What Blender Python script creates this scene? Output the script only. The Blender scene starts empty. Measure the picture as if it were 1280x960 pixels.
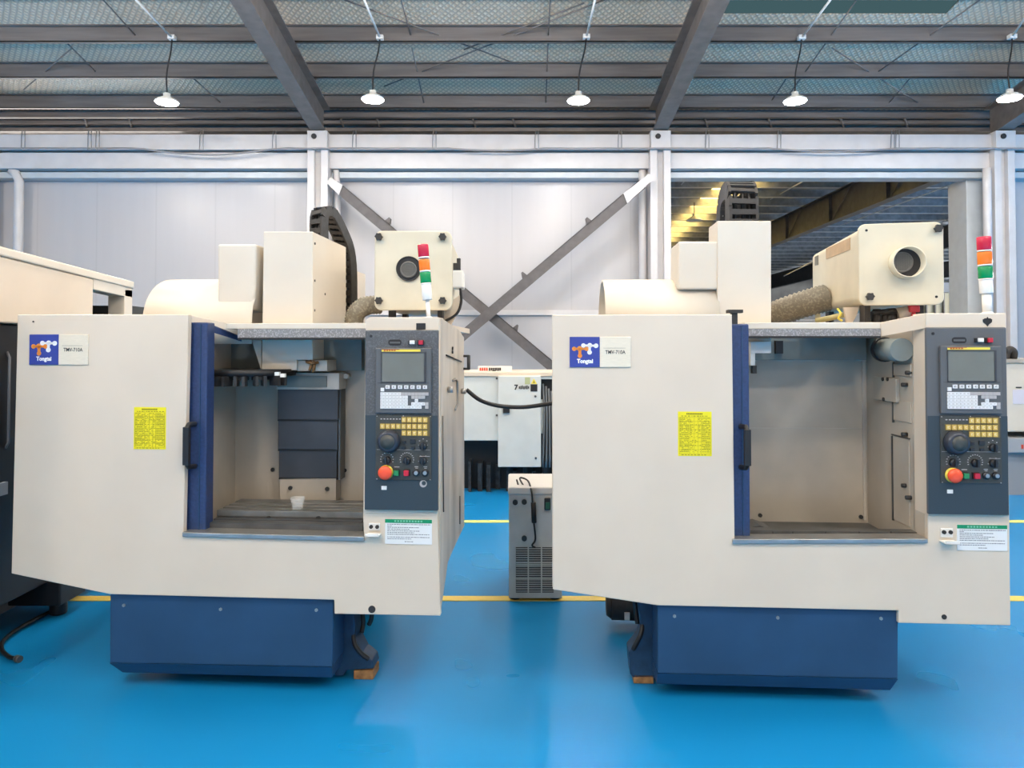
import bpy, bmesh, math, random
from mathutils import Vector, Matrix
random.seed(7)
scene = bpy.context.scene
COL = scene.collection
# ------------------------------------------------------------------ camera
FPX, HCAM, PITCH, CY = 914.0, 1.65, math.radians(1.2), 415.9
cam = bpy.data.objects.new('camera', bpy.data.cameras.new('camera'))
COL.objects.link(cam)
cam.location = (0, 0, HCAM)
cam.rotation_euler = (math.pi/2 + PITCH, 0, 0)
cam.data.sensor_width = 36
cam.data.lens = FPX/1280*36
cam.data.shift_y = -(480-CY)/1280
cam.data.clip_end = 200
scene.camera = cam
CAM = Vector((0, 0, HCAM))

def ray(px, py):
    dx, dz = (px-640)/FPX, -(py-CY)/FPX
    c, s = math.cos(PITCH), math.sin(PITCH)
    return Vector((dx, c-dz*s, s+dz*c))
def at(px, py, Y):
    d = ray(px, py); return CAM + d*(Y/d.y)
def atx(px, py, X):
    d = ray(px, py); return CAM + d*(X/d.x)
def atz(px, py, Z):
    d = ray(px, py); return CAM + d*((Z-HCAM)/d.z)

class Frame:
    """local frame: u right, w away, v up; yaw a turns the right side nearer"""
    def __init__(s, O, a, z0=0.0):
        s.O = Vector((O[0], O[1], 0)); s.a = a; s.z0 = z0
        s.ud = Vector((math.cos(a), -math.sin(a), 0)); s.wd = Vector((math.sin(a), math.cos(a), 0))
    def P(s, px, py, w):
        d = ray(px, py); t = ((s.O-CAM).dot(s.wd)+w)/d.dot(s.wd); h = CAM+d*t
        return ((h-s.O).dot(s.ud), h.z-s.z0)
    def P3(s, px, py, w):
        u, v = s.P(px, py, w); return (u, w, v)
    def S(s, px, py, u):
        d = ray(px, py); t = ((s.O-CAM).dot(s.ud)+u)/d.dot(s.ud); h = CAM+d*t
        return ((h-s.O).dot(s.wd), h.z-s.z0)
    def R(s, x0, y0, x1, y1, w):
        xm, ym = (x0+x1)/2, (y0+y1)/2
        return (s.P(x0, ym, w)[0], s.P(x1, ym, w)[0], s.P(xm, y1, w)[1], s.P(xm, y0, w)[1])

# ------------------------------------------------------------------ materials
MATS = {}
def mat(name, col, rough=.5, metal=0., noise=0., nscale=6., bump=0., bscale=200., spec=.5, coat=0., emit=None, estr=0., trans=0., alpha=None, speck=None, stretch=None):
    if name in MATS: return MATS[name]
    m = bpy.data.materials.new(name); m.use_nodes = True
    nt = m.node_tree; b = nt.nodes['Principled BSDF']
    b.inputs['Base Color'].default_value = (*col, 1)
    b.inputs['Roughness'].default_value = rough
    b.inputs['Metallic'].default_value = metal
    b.inputs['Specular IOR Level'].default_value = spec
    b.inputs['Coat Weight'].default_value = coat
    b.inputs['Transmission Weight'].default_value = trans
    if emit:
        b.inputs['Emission Color'].default_value = (*emit, 1); b.inputs['Emission Strength'].default_value = estr
    tc = None
    def coord():
        nonlocal tc
        if tc is None:
            tc = nt.nodes.new('ShaderNodeTexCoord')
            if stretch:
                mp = nt.nodes.new('ShaderNodeMapping'); mp.inputs['Scale'].default_value = stretch
                nt.links.new(tc.outputs['Object'], mp.inputs['Vector']); tc = mp
        return tc.outputs['Object'] if not stretch else tc.outputs['Vector']
    if noise or speck:
        n = nt.nodes.new('ShaderNodeTexNoise'); n.inputs['Scale'].default_value = nscale; n.inputs['Detail'].default_value = 5
        nt.links.new(coord(), n.inputs['Vector'])
        r = nt.nodes.new('ShaderNodeValToRGB')
        lo = tuple(max(0, c*(1-noise)) for c in col); hi = tuple(min(1, c*(1+noise)) for c in col)
        if speck: lo, hi = col, speck
        r.color_ramp.elements[0].position = .35 if not speck else .5; r.color_ramp.elements[1].position = .65 if not speck else .62
        r.color_ramp.elements[0].color = (*lo, 1); r.color_ramp.elements[1].color = (*hi, 1)
        nt.links.new(n.outputs['Fac'], r.inputs['Fac']); nt.links.new(r.outputs['Color'], b.inputs['Base Color'])
    if bump:
        n2 = nt.nodes.new('ShaderNodeTexNoise'); n2.inputs['Scale'].default_value = bscale
        nt.links.new(coord(), n2.inputs['Vector'])
        bp = nt.nodes.new('ShaderNodeBump'); bp.inputs['Strength'].default_value = bump; bp.inputs['Distance'].default_value = .003
        nt.links.new(n2.outputs['Fac'], bp.inputs['Height']); nt.links.new(bp.outputs['Normal'], b.inputs['Normal'])
    MATS[name] = m
    return m

CREAM = mat('cream_paint', (.67, .575, .465), .42, noise=.03, nscale=2.5)
CREAM2 = mat('cream_paint_lit', (.66, .60, .51), .4, noise=.03, nscale=3)  # same cream paint, tone set for the light on the upper covers
CREAM3 = mat('collector_cream', (.64, .585, .45), .42, noise=.05, nscale=5)
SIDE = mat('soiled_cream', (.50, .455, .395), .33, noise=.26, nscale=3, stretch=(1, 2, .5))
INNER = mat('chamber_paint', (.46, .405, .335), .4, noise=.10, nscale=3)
TEAL = mat('dark_teal', (.17, .195, .19), .5, noise=.1)
BLUE = mat('base_blue', (.018, .058, .135), .42, noise=.12, nscale=3)
DOORB = mat('door_blue', (.024, .046, .13), .38, bump=.25, bscale=260, noise=.15, nscale=90)
BEDB = mat('bed_blue', (.014, .045, .10), .5, noise=.3, nscale=14)
HAMMER = mat('hammertone_grey', (.085, .088, .095), .42, bump=.5, bscale=330, speck=(.125, .13, .138), nscale=160)
PANELG = mat('panel_grey', (.10, .104, .112), .45, bump=.2, bscale=330)
PANELD = mat('panel_slate', (.030, .046, .060), .45, bump=.25, bscale=330)
BEZEL = mat('bezel_grey', (.10, .105, .112), .45, noise=.05)
OPPAN = mat('operator_panel', (.05, .052, .048), .5, noise=.1, nscale=60)
SCREEN = mat('screen_off', (.16, .17, .155), .18, noise=.06, nscale=5)
KEYW = mat('key_white', (.78, .78, .78), .5)
KEYG = mat('key_grey', (.45, .42, .41), .5)
GOLD = mat('key_gold', (.62, .42, .10), .5)
GOLDL = mat('key_legend', (.80, .70, .42), .5)
BLACK = mat('black_plastic', (.012, .012, .014), .45)
DARK = mat('dark_rubber', (.025, .024, .025), .6, noise=.2, nscale=30)
KNOB = mat('knob_black', (.018, .02, .026), .35)
WHEEL = mat('wheel_slate', (.03, .037, .055), .35)
RED = mat('red_button', (.50, .015, .04), .4)
ESTOP = mat('emergency_red', (.85, .085, .03), .35)
GREEN = mat('green_button', (.02, .22, .08), .4)
LRED = mat('lens_red', (.55, .012, .05), .25, noise=.1)
LAMB = mat('lens_amber', (.85, .19, .015), .25, noise=.1)
LGRN = mat('lens_green', (.0, .24, .075), .25, noise=.1)
WHITEP = mat('white_plastic', (.78, .77, .74), .45)
STEEL = mat('steel', (.42, .41, .40), .32, metal=.8, noise=.12, nscale=12)
STEELD = mat('steel_dark', (.10, .10, .10), .38, metal=.4, noise=.2, nscale=8)
TRACK = mat('speckled_track', (.22, .21, .21), .5, speck=(.38, .36, .36), nscale=130)
TABLE = mat('table_steel', (.20, .195, .185), .38, metal=.5, noise=.2, nscale=10)
GRILLE = mat('grille_dark', (.13, .125, .115), .5)
WAY = mat('way_cover_steel', (.072, .074, .082), .38, metal=.35, noise=.15, nscale=3)
SILVER = mat('brushed_silver', (.80, .72, .58), .35, metal=.2, noise=.04, nscale=40, stretch=(1, 1, 12))
PLATEB = mat('plate_blue', (.035, .055, .30), .35)
ORANGE = mat('logo_orange', (.80, .27, .04), .45)
WHITE = mat('print_white', (.88, .88, .90), .5)
INK = mat('print_black', (.03, .03, .03), .6)
YEL = mat('label_yellow', (.86, .74, .012), .5)
OLIVE = mat('label_print', (.22, .19, .0), .6)
NGRN = mat('notice_green', (.0, .24, .10), .5)
NGRNL = mat('notice_green_print', (.18, .52, .33), .5)
PAPER = mat('notice_paper', (.78, .79, .79), .5)
NINK = mat('notice_print', (.18, .19, .21), .6)
PLATEY = mat('strip_yellow', (.82, .66, .08), .45)
CORR = mat('hose_grey_brown', (.185, .165, .125), .6, speck=(.29, .265, .205), nscale=70)
WOOD = mat('wood_block', (.30, .145, .05), .7, noise=.4, nscale=25)
GREY = mat('chiller_grey', (.50, .49, .455), .5, noise=.06, nscale=8)
CHTOP = mat('chiller_top', (.62, .60, .57), .5)
SLAT = mat('louvre_grey', (.42, .41, .39), .5)
CABW = mat('cabinet_white', (.60, .62, .60), .45, noise=.03)
MACHD = mat('machine_dark', (.008, .009, .012), .45, noise=.2)
BANDG = mat('band_grey', (.33, .35, .38), .4)
def glass_mat():
    m = bpy.data.materials.new('clear_glass'); m.use_nodes = True
    nt = m.node_tree; b = nt.nodes['Principled BSDF']
    b.inputs['Base Color'].default_value = (.9, .92, .92, 1); b.inputs['Roughness'].default_value = .12
    t = nt.nodes.new('ShaderNodeBsdfTransparent'); mx = nt.nodes.new('ShaderNodeMixShader'); mx.inputs[0].default_value = .22
    nt.links.new(t.outputs[0], mx.inputs[1]); nt.links.new(b.outputs[0], mx.inputs[2]); nt.links.new(mx.outputs[0], nt.nodes['Material Output'].inputs[0])
    return m
GLASS = glass_mat()
# building
STEELW = mat('white_steel', (.64, .607, .592), .4, noise=.04, nscale=4)
STEELS = mat('grey_white_steel', (.52, .55, .57), .4, noise=.04)
RAFT = mat('rafter_grey', (.165, .144, .132), .45, noise=.15, nscale=6)
PURL = mat('purlin_grey', (.165, .146, .136), .42, metal=.1, noise=.15, nscale=4, stretch=(.3, 1, 4))
ANNEX = mat('annex_steel', (.24, .26, .28), .6, noise=.2)
ANNEXR = mat('annex_roof', (.20, .22, .24), .7)
BRACE = mat('brace_brown_grey', (.10, .09, .09), .5, noise=.15, nscale=8)

# ------------------------------------------------------------------ mesh helpers
def NB(): return bmesh.new()
def hexa(bm, p):
    """8 points: bottom ring 0-3, top ring 4-7"""
    v = [bm.verts.new(q) for q in p]
    for f in ((3, 2, 1, 0), (4, 5, 6, 7), (0, 1, 5, 4), (1, 2, 6, 5), (2, 3, 7, 6), (3, 0, 4, 7)):
        bm.faces.new([v[i] for i in f])
def box(bm, x0, x1, y0, y1, z0, z1):
    hexa(bm, [(x0, y0, z0), (x1, y0, z0), (x1, y1, z0), (x0, y1, z0), (x0, y0, z1), (x1, y0, z1), (x1, y1, z1), (x0, y1, z1)])
def prism(bm, pts, w0, w1):
    """polygon in (u,v) extruded along w"""
    a = [bm.verts.new((u, w0, v)) for u, v in pts]; b = [bm.verts.new((u, w1, v)) for u, v in pts]
    bm.faces.new(a); bm.faces.new(b[::-1]); n = len(pts)
    for i in range(n): bm.faces.new((a[i], b[i], b[(i+1) % n], a[(i+1) % n]))
def prismx(bm, pts, u0, u1):
    """polygon in (w,v) extruded along u"""
    a = [bm.verts.new((u0, w, v)) for w, v in pts]; b = [bm.verts.new((u1, w, v)) for w, v in pts]
    bm.faces.new(a); bm.faces.new(b[::-1]); n = len(pts)
    for i in range(n): bm.faces.new((a[i], b[i], b[(i+1) % n], a[(i+1) % n]))
def cyl(bm, p0, p1, r0, r1=None, seg=20, smooth=True):
    p0, p1 = Vector(p0), Vector(p1); r1 = r0 if r1 is None else r1
    d = (p1-p0); L = d.length
    q = d.to_track_quat('Z', 'Y').to_matrix().to_4x4()
    q.translation = (p0+p1)/2
    g = bmesh.ops.create_cone(bm, cap_ends=True, segments=seg, radius1=r0, radius2=r1, depth=L, matrix=q)
    if smooth:
        for f in {f for v in g['verts'] for f in v.link_faces}:
            if len(f.verts) == 4: f.smooth = True
def spline(pts, n=8):
    pts = [Vector(p) for p in pts]; out = []
    P = [pts[0]*2-pts[1]] + pts + [pts[-1]*2-pts[-2]]
    for i in range(1, len(P)-2):
        a, b, c, d = P[i-1], P[i], P[i+1], P[i+2]
        for k in range(n):
            t = k/n
            out.append(.5*((2*b)+(c-a)*t+(2*a-5*b+4*c-d)*t*t+(3*b-a-3*c+d)*t**3))
    out.append(pts[-1]); return out
def tube(bm, pts, r, seg=8, rfun=None):
    pts = [Vector(p) for p in pts]; rings = []; n = len(pts)
    up = None
    for i, p in enumerate(pts):
        t = (pts[min(i+1, n-1)]-pts[max(i-1, 0)]).normalized()
        if up is None: up = Vector((0, 0, 1)) if abs(t.z) < .9 else Vector((0, 1, 0))
        x = t.cross(up).normalized(); y = x.cross(t).normalized(); up = y
        rr = rfun(i) if rfun else r
        rings.append([bm.verts.new(p+(x*math.cos(2*math.pi*k/seg)+y*math.sin(2*math.pi*k/seg))*rr) for k in range(seg)])
    for a, b in zip(rings, rings[1:]):
        for k in range(seg):
            f = bm.faces.new((a[k], a[(k+1) % seg], b[(k+1) % seg], b[k])); f.smooth = True
    bm.faces.new(rings[0][::-1]); bm.faces.new(rings[-1])
def lathe(bm, prof, c, seg=24, axis='z', cap=True):
    """prof: (r, h) list; axis 'z' up or 'w' towards the viewer (-y)"""
    rings = []
    for r, h in prof:
        ring = []
        for k in range(seg):
            a = 2*math.pi*k/seg
            o = (r*math.cos(a), r*math.sin(a), h) if axis == 'z' else (r*math.cos(a), -h, r*math.sin(a))
            ring.append(bm.verts.new((c[0]+o[0], c[1]+o[1], c[2]+o[2])))
        rings.append(ring)
    for a, b in zip(rings, rings[1:]):
        for k in range(seg):
            f = bm.faces.new((a[k], a[(k+1) % seg], b[(k+1) % seg], b[k])); f.smooth = True
    if cap: bm.faces.new(rings[0][::-1]); bm.faces.new(rings[-1])
def rrect(x0, x1, z0, z1, r, n=6):
    out = []
    for cx, cz, a0 in ((x1-r, z1-r, 0), (x0+r, z1-r, 90), (x0+r, z0+r, 180), (x1-r, z0+r, 270)):
        for k in range(n+1):
            a = math.radians(a0+90*k/n); out.append((cx+r*math.cos(a), cz+r*math.sin(a)))
    return out
def circ(cx, cz, r, n=16): return [(cx+r*math.cos(2*math.pi*k/n), cz+r*math.sin(2*math.pi*k/n)) for k in range(n)]

def obj(name, bm, m, parent=None, bevel=0., seg=2, origin=None, weld=True):
    bmesh.ops.recalc_face_normals(bm, faces=bm.faces)
    if origin is not None: bmesh.ops.translate(bm, verts=bm.verts, vec=-Vector(origin))
    me = bpy.data.meshes.new(name); bm.to_mesh(me); bm.free()
    if m is not None: me.materials.append(m)
    o = bpy.data.objects.new(name, me); COL.objects.link(o)
    if origin is not None: o.location = origin
    if parent is not None: o.parent = parent
    if bevel:
        md = o.modifiers.new('bevel', 'BEVEL'); md.width = bevel; md.segments = seg; md.limit_method = 'ANGLE'; md.angle_limit = math.radians(40)
    return o
def thing(name, label, cat, loc=(0, 0, 0), rz=0., group=None):
    o = bpy.data.objects.new(name, None); COL.objects.link(o); o.empty_display_size = .1
    o.location = loc; o.rotation_euler = (0, 0, rz)
    o['label'] = label; o['category'] = cat
    if group: o['group'] = group
    return o
def tag(o, label, cat, group=None):
    o['label'] = label; o['category'] = cat
    if group: o['group'] = group
    return o
def struct(name, bm, m, **k):
    o = obj(name, bm, m, **k); o['kind'] = 'structure'; return o
def dup(o, parent, loc):
    c = o.copy(); COL.objects.link(c); c.parent = parent; c.location = loc; return c
def world_obj(name, bm, m, root, **k):
    """bm is in world coordinates, root an unrotated Empty"""
    bmesh.ops.translate(bm, verts=bm.verts, vec=-Vector(root.location))
    return obj(name, bm, m, root, **k)
def text_bm(bm, body, size, cx, w, cz, sx=1., bold=0.0, align='CENTER'):
    cu = bpy.data.curves.new('t', 'FONT'); cu.body = body; cu.size = size; cu.align_x = align; cu.align_y = 'CENTER'; cu.offset = bold; cu.resolution_u = 3
    o = bpy.data.objects.new('t', cu); COL.objects.link(o)
    dg = bpy.context.evaluated_depsgraph_get()
    me = bpy.data.meshes.new_from_object(o.evaluated_get(dg))
    me.transform(Matrix.Translation((cx, w, cz)) @ Matrix.Rotation(math.pi/2, 4, 'X') @ Matrix.Diagonal((sx, 1, 1, 1)))
    bm.from_mesh(me)
    bpy.data.objects.remove(o); bpy.data.meshes.remove(me); bpy.data.curves.remove(cu)
LAMP_STR, ROW_POWER, FRONT_POWER, WORLD, EXPO = 260.0, 28.0, 225.0, .38, -0.19
GLOW, SUN, ANNEX_POWER = 165.0, 60.0, 9000.0
# ------------------------------------------------------------------ the two machining centres
def build_machine(F, D, root):
    def part(name, bm, m, par=root, **k): return obj(name, bm, m, par, **k)
    def poly(pxs, w): return [F.P(x, y, w) for x, y in pxs]
    def pprism(bm, pxs, w0, w1): prism(bm, poly(pxs, w0), w0, w1)
    def rbox(bm, r, w0, w1):
        u0, u1, v0, v1 = F.R(*r, w0); box(bm, u0, u1, w0, w1, v0, v1)

    # --- C-shaped front sheet
    bm = NB(); pprism(bm, D['sheet'], 0, .035)
    cover = part('front_cover', bm, CREAM, bevel=.004)
    for x, y, r in D['sheet_screws']:
        bm = NB(); u, v = F.P(x, y, 0); cyl(bm, (u, -.004, v), (u, .01, v), r); part('cover_screw', bm, DARK, cover)
    # --- side sheets
    ul = min(p[0] for p in poly(D['sheet'], 0)); 
    ur = F.P(*D['right_edge'], 0)[0]
    bm = NB(); vt = F.P(*D['sheet'][0], 0)[1]; vb = F.P(*D['sheet'][-1], 0)[1]
    prismx(bm, [(.035, vb), (.035, vt), (1.0, vt-.03), (1.0, vb)], ul, ul+.02)
    part('side_cover', bm, CREAM, bevel=.003)
    bm = NB()
    if D['side_px']:
        pts = [F.S(x, y, ur) for x, y in D['side_px']]; pts = [(max(.036, w), v) for w, v in pts]
    else:
        pts = [(.036, vb), (.036, vt), (.9, vt-.06), (.9, .75), (.6, .5)]
    prismx(bm, pts, ur-.02, ur)
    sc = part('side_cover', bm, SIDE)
    if D['side_px']:
        bm = NB()
        def sp(x, y): w, v = F.S(x, y, ur); return Vector((ur+.004, w, v))
        tube(bm, [sp(557, 444), sp(576, 452)], .004, 6)
        part('vent_slot', bm, BLACK, sc)
        for x, y in ((565, 435.5), (565, 440)): bm = NB(); p = sp(x, y); cyl(bm, p-Vector((.01, 0, 0)), p+Vector((.003, 0, 0)), .009); part('side_hole', bm, BLACK, sc)
        bm = NB()
        tube(bm, [sp(565, 476), sp(568, 474), sp(570.5, 476), sp(571, 505), sp(568, 512)], .007, 6); part('side_latch', bm, STEEL, sc)
        for x, y in ((559.5, 487), (576, 489)):
            bm = NB(); p = sp(x, y); cyl(bm, p, p+Vector((.025, 0, 0)), .016); part('side_knob', bm, STEEL, sc)
        for a_, b_ in (((574, 620), (574, 655)), ((552.5, 520), (553.5, 640))): bm = NB(); tube(bm, [sp(*a_), sp(*b_)], .003, 6); part('seam', bm, STEELD, sc)
        bm = NB(); p = sp(581, 447); tube(bm, [sp(578.5, 444)+Vector((.03, 0, 0)), sp(578.5, 462)+Vector((.03, 0, 0))], .010, 8); tube(bm, [sp(578.5, 445), sp(578.5, 445)+Vector((.035, 0, 0))], .008, 6); tube(bm, [sp(578.5, 461), sp(578.5, 461)+Vector((.035, 0, 0))], .008, 6)
        part('rear_handle', bm, DARK, sc)
    # --- control housing and top beam
    uin = F.P(*D['jamb'], 0)[0]
    bm = NB(); pprism(bm, D['housing'], -.004, .12)
    hs = part('control_housing', bm, CREAM, bevel=.004)
    WB = .2
    bm = NB(); rbox(bm, D['beam'], WB, .42)
    part('top_beam', bm, CREAM2, bevel=.003)
    bm = NB(); rbox(bm, D['track'], WB-.005, .32)
    part('door_track', bm, TRACK)
    bm = NB(); rbox(bm, D['track_lip'], WB-.008, .3)
    part('track_seal', bm, BLACK)
    a, b = D['corner']          # slanting corner sheet from front to beam
    q0 = [F.P3(x, y, 0.03 if D['corner_side'] == 'l' else .0) for x, y in a]; q1 = [F.P3(x, y, WB) for x, y in b]
    bm = NB(); th = Vector((0, .03, 0))
    hexa(bm, [q0[1], q1[1], Vector(q1[1])+th, Vector(q0[1])+th, q0[0], q1[0], Vector(q1[0])+th, Vector(q0[0])+th])
    part('corner_sheet', bm, CREAM)
    # deck carrying the mist collector, behind the beam on the right
    vbeam = F.R(*D['beam'], WB)[3]
    bm = NB(); box(bm, D['deck_u'][0], ur-.03, .43, 1.35, vbeam-.03, vbeam)
    part('roof_deck', bm, CREAM)
    # --- chamber
    usl = F.P(*D['inner_left'], .62)[0]
    vf = D['floor_v']
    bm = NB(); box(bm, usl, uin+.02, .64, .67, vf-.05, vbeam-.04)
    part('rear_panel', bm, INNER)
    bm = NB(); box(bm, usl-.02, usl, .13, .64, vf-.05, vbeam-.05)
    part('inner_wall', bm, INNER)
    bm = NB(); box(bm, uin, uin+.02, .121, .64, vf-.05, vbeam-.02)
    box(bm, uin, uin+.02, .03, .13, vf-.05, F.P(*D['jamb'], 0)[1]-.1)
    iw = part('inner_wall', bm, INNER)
    bm = NB(); rbox(bm, D['shade_band'], .58, .635)
    part('shadow_band', bm, TEAL)  # dark band paints the shadow on the upper rear wall
    bm = NB(); box(bm, usl-.02, uin, .04, .66, vf-.06, vf)
    part('chamber_floor', bm, STEELD)
    bm = NB(); pprism(bm, D['sill'], -.012, .09)
    part('sill', bm, STEEL, bevel=.003)
    for x, y, w in D['wall_bolts']:
        bm = NB(); u, v = F.P(x, y, w); cyl(bm, (u, w-.008, v), (u, w+.01, v), .011, seg=10); part('wall_bolt', bm, DARK)
    D['chamber'](F, D, part, rbox, pprism, uin, iw)
    # --- sliding door
    ds = D['door']
    u0, u1, v0, v1 = F.R(*ds, .05)
    bm = NB(); box(bm, u0-.12, u1, .05, D['door_w1'], v0, v1)
    dr = part('sliding_door', bm, DOORB, bevel=.006)
    bm = NB(); box(bm, u1-.035, u1-.031, .046, .05, v0+.01, v1-.01)
    part('door_seam', bm, BLUE, dr)
    h = D['handle']                      # bar x, y0, y1, post x
    pb = F.P3(h[0], h[1], -.03); pe = F.P3(h[0], h[2], -.03)
    qb = F.P3(h[3], h[1]-1, .05); qe = F.P3(h[3], h[2]-1, .05)
    bm = NB(); tube(bm, [qb, (Vector(qb)*.25+Vector(pb)*.75), pb+Vector((0, 0, -.012)) if isinstance(pb, Vector) else Vector(pb)-Vector((0, 0, .015)), Vector(pe)+Vector((0, 0, .015)), (Vector(qe)*.25+Vector(pe)*.75), qe], .0125, 10)
    box(bm, pb[0]-.015, pb[0]+.015, pb[1]-.012, pb[1]+.012, pe[2]+.01, pb[2]-.01)
    part('door_handle', bm, BLACK, dr, bevel=.003)
    if D['hook']:
        bm = NB(); rbox(bm, (910.5, 387, 929, 391), .05, .1); rbox(bm, (914.5, 391, 922, 405), .06, .09)
        part('door_hanger', bm, DARK, dr)
    if D['door_rail']:
        q = [F.P3(258, 404, .06), F.P3(302, 422, .36), F.P3(302, 427, .36), F.P3(258, 413, .06)]; e = Vector((0, .03, 0))
        bm = NB(); hexa(bm, [q[3], q[2], Vector(q[2])+e, Vector(q[3])+e, q[0], q[1], Vector(q[1])+e, Vector(q[0])+e])
        part('door_rail', bm, DOORB, dr)
    # --- spindle head
    WH = D['head_w']
    bm = NB(); prism(bm, poly(D['head'], WH), WH, WH+D['head_d'])
    hd = part('spindle_head', bm, CREAM2, bevel=.004)
    if D['door_rail']:
        bm = NB(); pprism(bm, [(313, 420), (326.5, 420), (326.5, 463)], WH+.02, WH+.2); part('head_skirt', bm, CREAM2, hd)
    uh = F.P(*D['head'][1], WH)[0]
    for k, (w, dz) in enumerate(((.03, .06), (.03, .26), (.03, .42), (.2, .32), (.03, .52))):
        v = F.P(*D['head'][1], WH)[1]-dz
        bm = NB(); cyl(bm, (uh-.005, WH+w, v), (uh+.004, WH+w, v), .007, seg=8); part('head_screw', bm, DARK, hd)
    bm = NB(); u0, u1, v0, v1 = F.R(*D['column'], .95); box(bm, u0, u1, .95, 1.6, .5, v1)
    part('machine_column', bm, CREAM)
    # --- tool changer cover: arched sheet with a box on it
    WA = .36
    xl, xr, ytop, ybot = D['arch']
    u0 = F.P(xl, ybot, WA)[0]; u1 = F.P(xr, ybot, WA)[0]; vb_ = F.P(xl, ybot, WA)[1]-.12; dA = D['arch_d']
    vt_ = F.P(xl+25, ytop, WA+dA)[1]
    outer = [(WA, vb_)] + [(WA+dA*(1-math.cos(math.radians(t))), (vb_+.12)+(vt_-vb_-.12)*math.sin(math.radians(t))) for t in range(0, 91, 9)] + [(WA+dA*(1-math.cos(math.radians(t))), (vb_+.12)+(vt_-vb_-.12)*math.sin(math.radians(t))) for t in range(99, 181, 9)] + [(WA+2*dA, vb_)]
    inner = [(w+.012*(WA+dA-w)/dA, v-.012*max(0, (v-vb_-.12)/(vt_-vb_-.12))) for w, v in outer]
    bm = NB(); prismx(bm, outer+inner[::-1], u0, u1)
    for f in bm.faces: f.smooth = abs(f.normal.x) < .5
    ac = part('tool_changer_cover', bm, CREAM2)
    bm = NB(); pprism(bm, D['atc_box'], WA+.03, WA+.03+D['atc_box_d'])
    part('cover_box', bm, CREAM2, ac, bevel=.012, seg=3)
    bm = NB(); cyl(bm, ((u0+u1)/2, WA+.28, vb_+.06), ((u0+u1)/2+.02, WA+.28, vb_+.06), .14)
    part('inner_drum', bm, STEELD, ac)
    # --- cable drag chain
    path = spline([F.P3(x, y, w) for x, y, w in D['chain']], 6)
    n = D['chain_n']; L = [0]
    for a_, b_ in zip(path, path[1:]): L.append(L[-1]+(b_-a_).length)
    step = L[-1]/n; ch = None; half = D['chain_half']; hh = half*.72
    for k in range(n):
        s0 = (k+.5)*step; j = max(i for i in range(len(L)-1) if L[i] <= s0)
        p = path[j].lerp(path[j+1], (s0-L[j])/(L[j+1]-L[j])); t = (path[min(j+2, len(path)-1)]-path[max(0, j-1)]).normalized()
        x = Vector(D['chain_axis']); x = (x-t*x.dot(t)).normalized(); nn = x.cross(t).normalized()
        bm = NB() if k == 0 else bmA
        bmA = bm
        def blk(cx, hx, hn, ht, off=0):
            P0 = p+x*cx+nn*off
            hexa(bm, [P0-x*hx-nn*hn-t*ht, P0+x*hx-nn*hn-t*ht, P0+x*hx+nn*hn-t*ht, P0-x*hx+nn*hn-t*ht, P0-x*hx-nn*hn+t*ht, P0+x*hx-nn*hn+t*ht, P0+x*hx+nn*hn+t*ht, P0-x*hx+nn*hn+t*ht])
        blk(-half, .007, hh, step*.56); blk(half, .007, hh, step*.56)
        blk(0, half, .006, step*.28, hh*.85); blk(0, half, .006, step*.28, -hh*.85)
    dc = part('drag_chain', bmA, DARK)
    for q in (-.5, .1, .6):
        bm = NB(); tube(bm, [p_+Vector(D['chain_axis'])*half*q for p_ in path[::3]], .011, 6); part('cable', bm, BLACK, dc)
    # --- signal tower
    st = D['tower']; w = .06
    bot, top = Vector(F.P3(*st['pole0'], w)), Vector(F.P3(*st['tip'], w))
    d = (top-bot).normalized()
    def on(y): # point on the axis at image row y
        y0, y1 = st['pole0'][1], st['tip'][1]; f = (y0-y)/(y0-y1); x = st['pole0'][0]+(st['tip'][0]-st['pole0'][0])*f
        return Vector(F.P3(x, y, w))
    rl = st['r']
    bm = NB(); cyl(bm, on(st['pole0'][1]+4), on(st['cup'][1]), st['pr']); cyl(bm, on(st['pole0'][1]+5), on(st['pole0'][1]-1), .035, .014)
    tw = part('signal_tower', bm, WHITEP)
    bm = NB(); cyl(bm, on(st['cup'][1]), on(st['cup'][0]), rl*.92); part('tower_base', bm, WHITEP, tw, bevel=.003)
    for nm, m_, (ya, yb) in (('green_lens', LGRN, st['g']), ('amber_lens', LAMB, st['a']), ('red_lens', LRED, st['rd'])):
        bm = NB(); cyl(bm, on(yb), on(ya), rl); part(nm, bm, m_, tw, bevel=.004)
        bm = NB(); cyl(bm, on(yb-.2), on(yb+1.6), rl*.98); part('lens_ring', bm, WHITEP, tw)
    # --- blue coolant tank at the foot
    TW0, TW1 = .02, .3
    p = poly(D['tank'], TW0)
    bm = NB(); prism(bm, p, TW0, TW1)
    tk = part('coolant_tank', bm, BLUE, bevel=.006)
    lo = poly(D['tank_low'], TW0)    # tl, tr, br, bl of the lower folded strip
    bm = NB(); s_ = .035
    hexa(bm, [(lo[3][0], TW0+s_, lo[3][1]), (lo[2][0], TW0+s_, lo[2][1]), (lo[2][0], TW1-.03, lo[2][1]), (lo[3][0], TW1-.03, lo[3][1]),
              (lo[0][0], TW0, lo[0][1]), (lo[1][0], TW0, lo[1][1]), (lo[1][0], TW1, lo[1][1]), (lo[0][0], TW1, lo[0][1])])
    part('tank_bottom_fold', bm, BLUE, tk)
    for x, y in D['tank_bolts']:
        bm = NB(); u, v = F.P(x, y, TW0); cyl(bm, (u, TW0-.005, v), (u, TW0+.01, v), .008, .009, seg=6, smooth=False); part('tank_bolt', bm, STEEL, tk)
    # --- bed with flared feet
    ub0, ub1 = p[0][0]+.07, p[1][0]-.07
    bm = NB(); box(bm, ub0, ub1, .31, 1.45, .09, .66)
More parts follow.
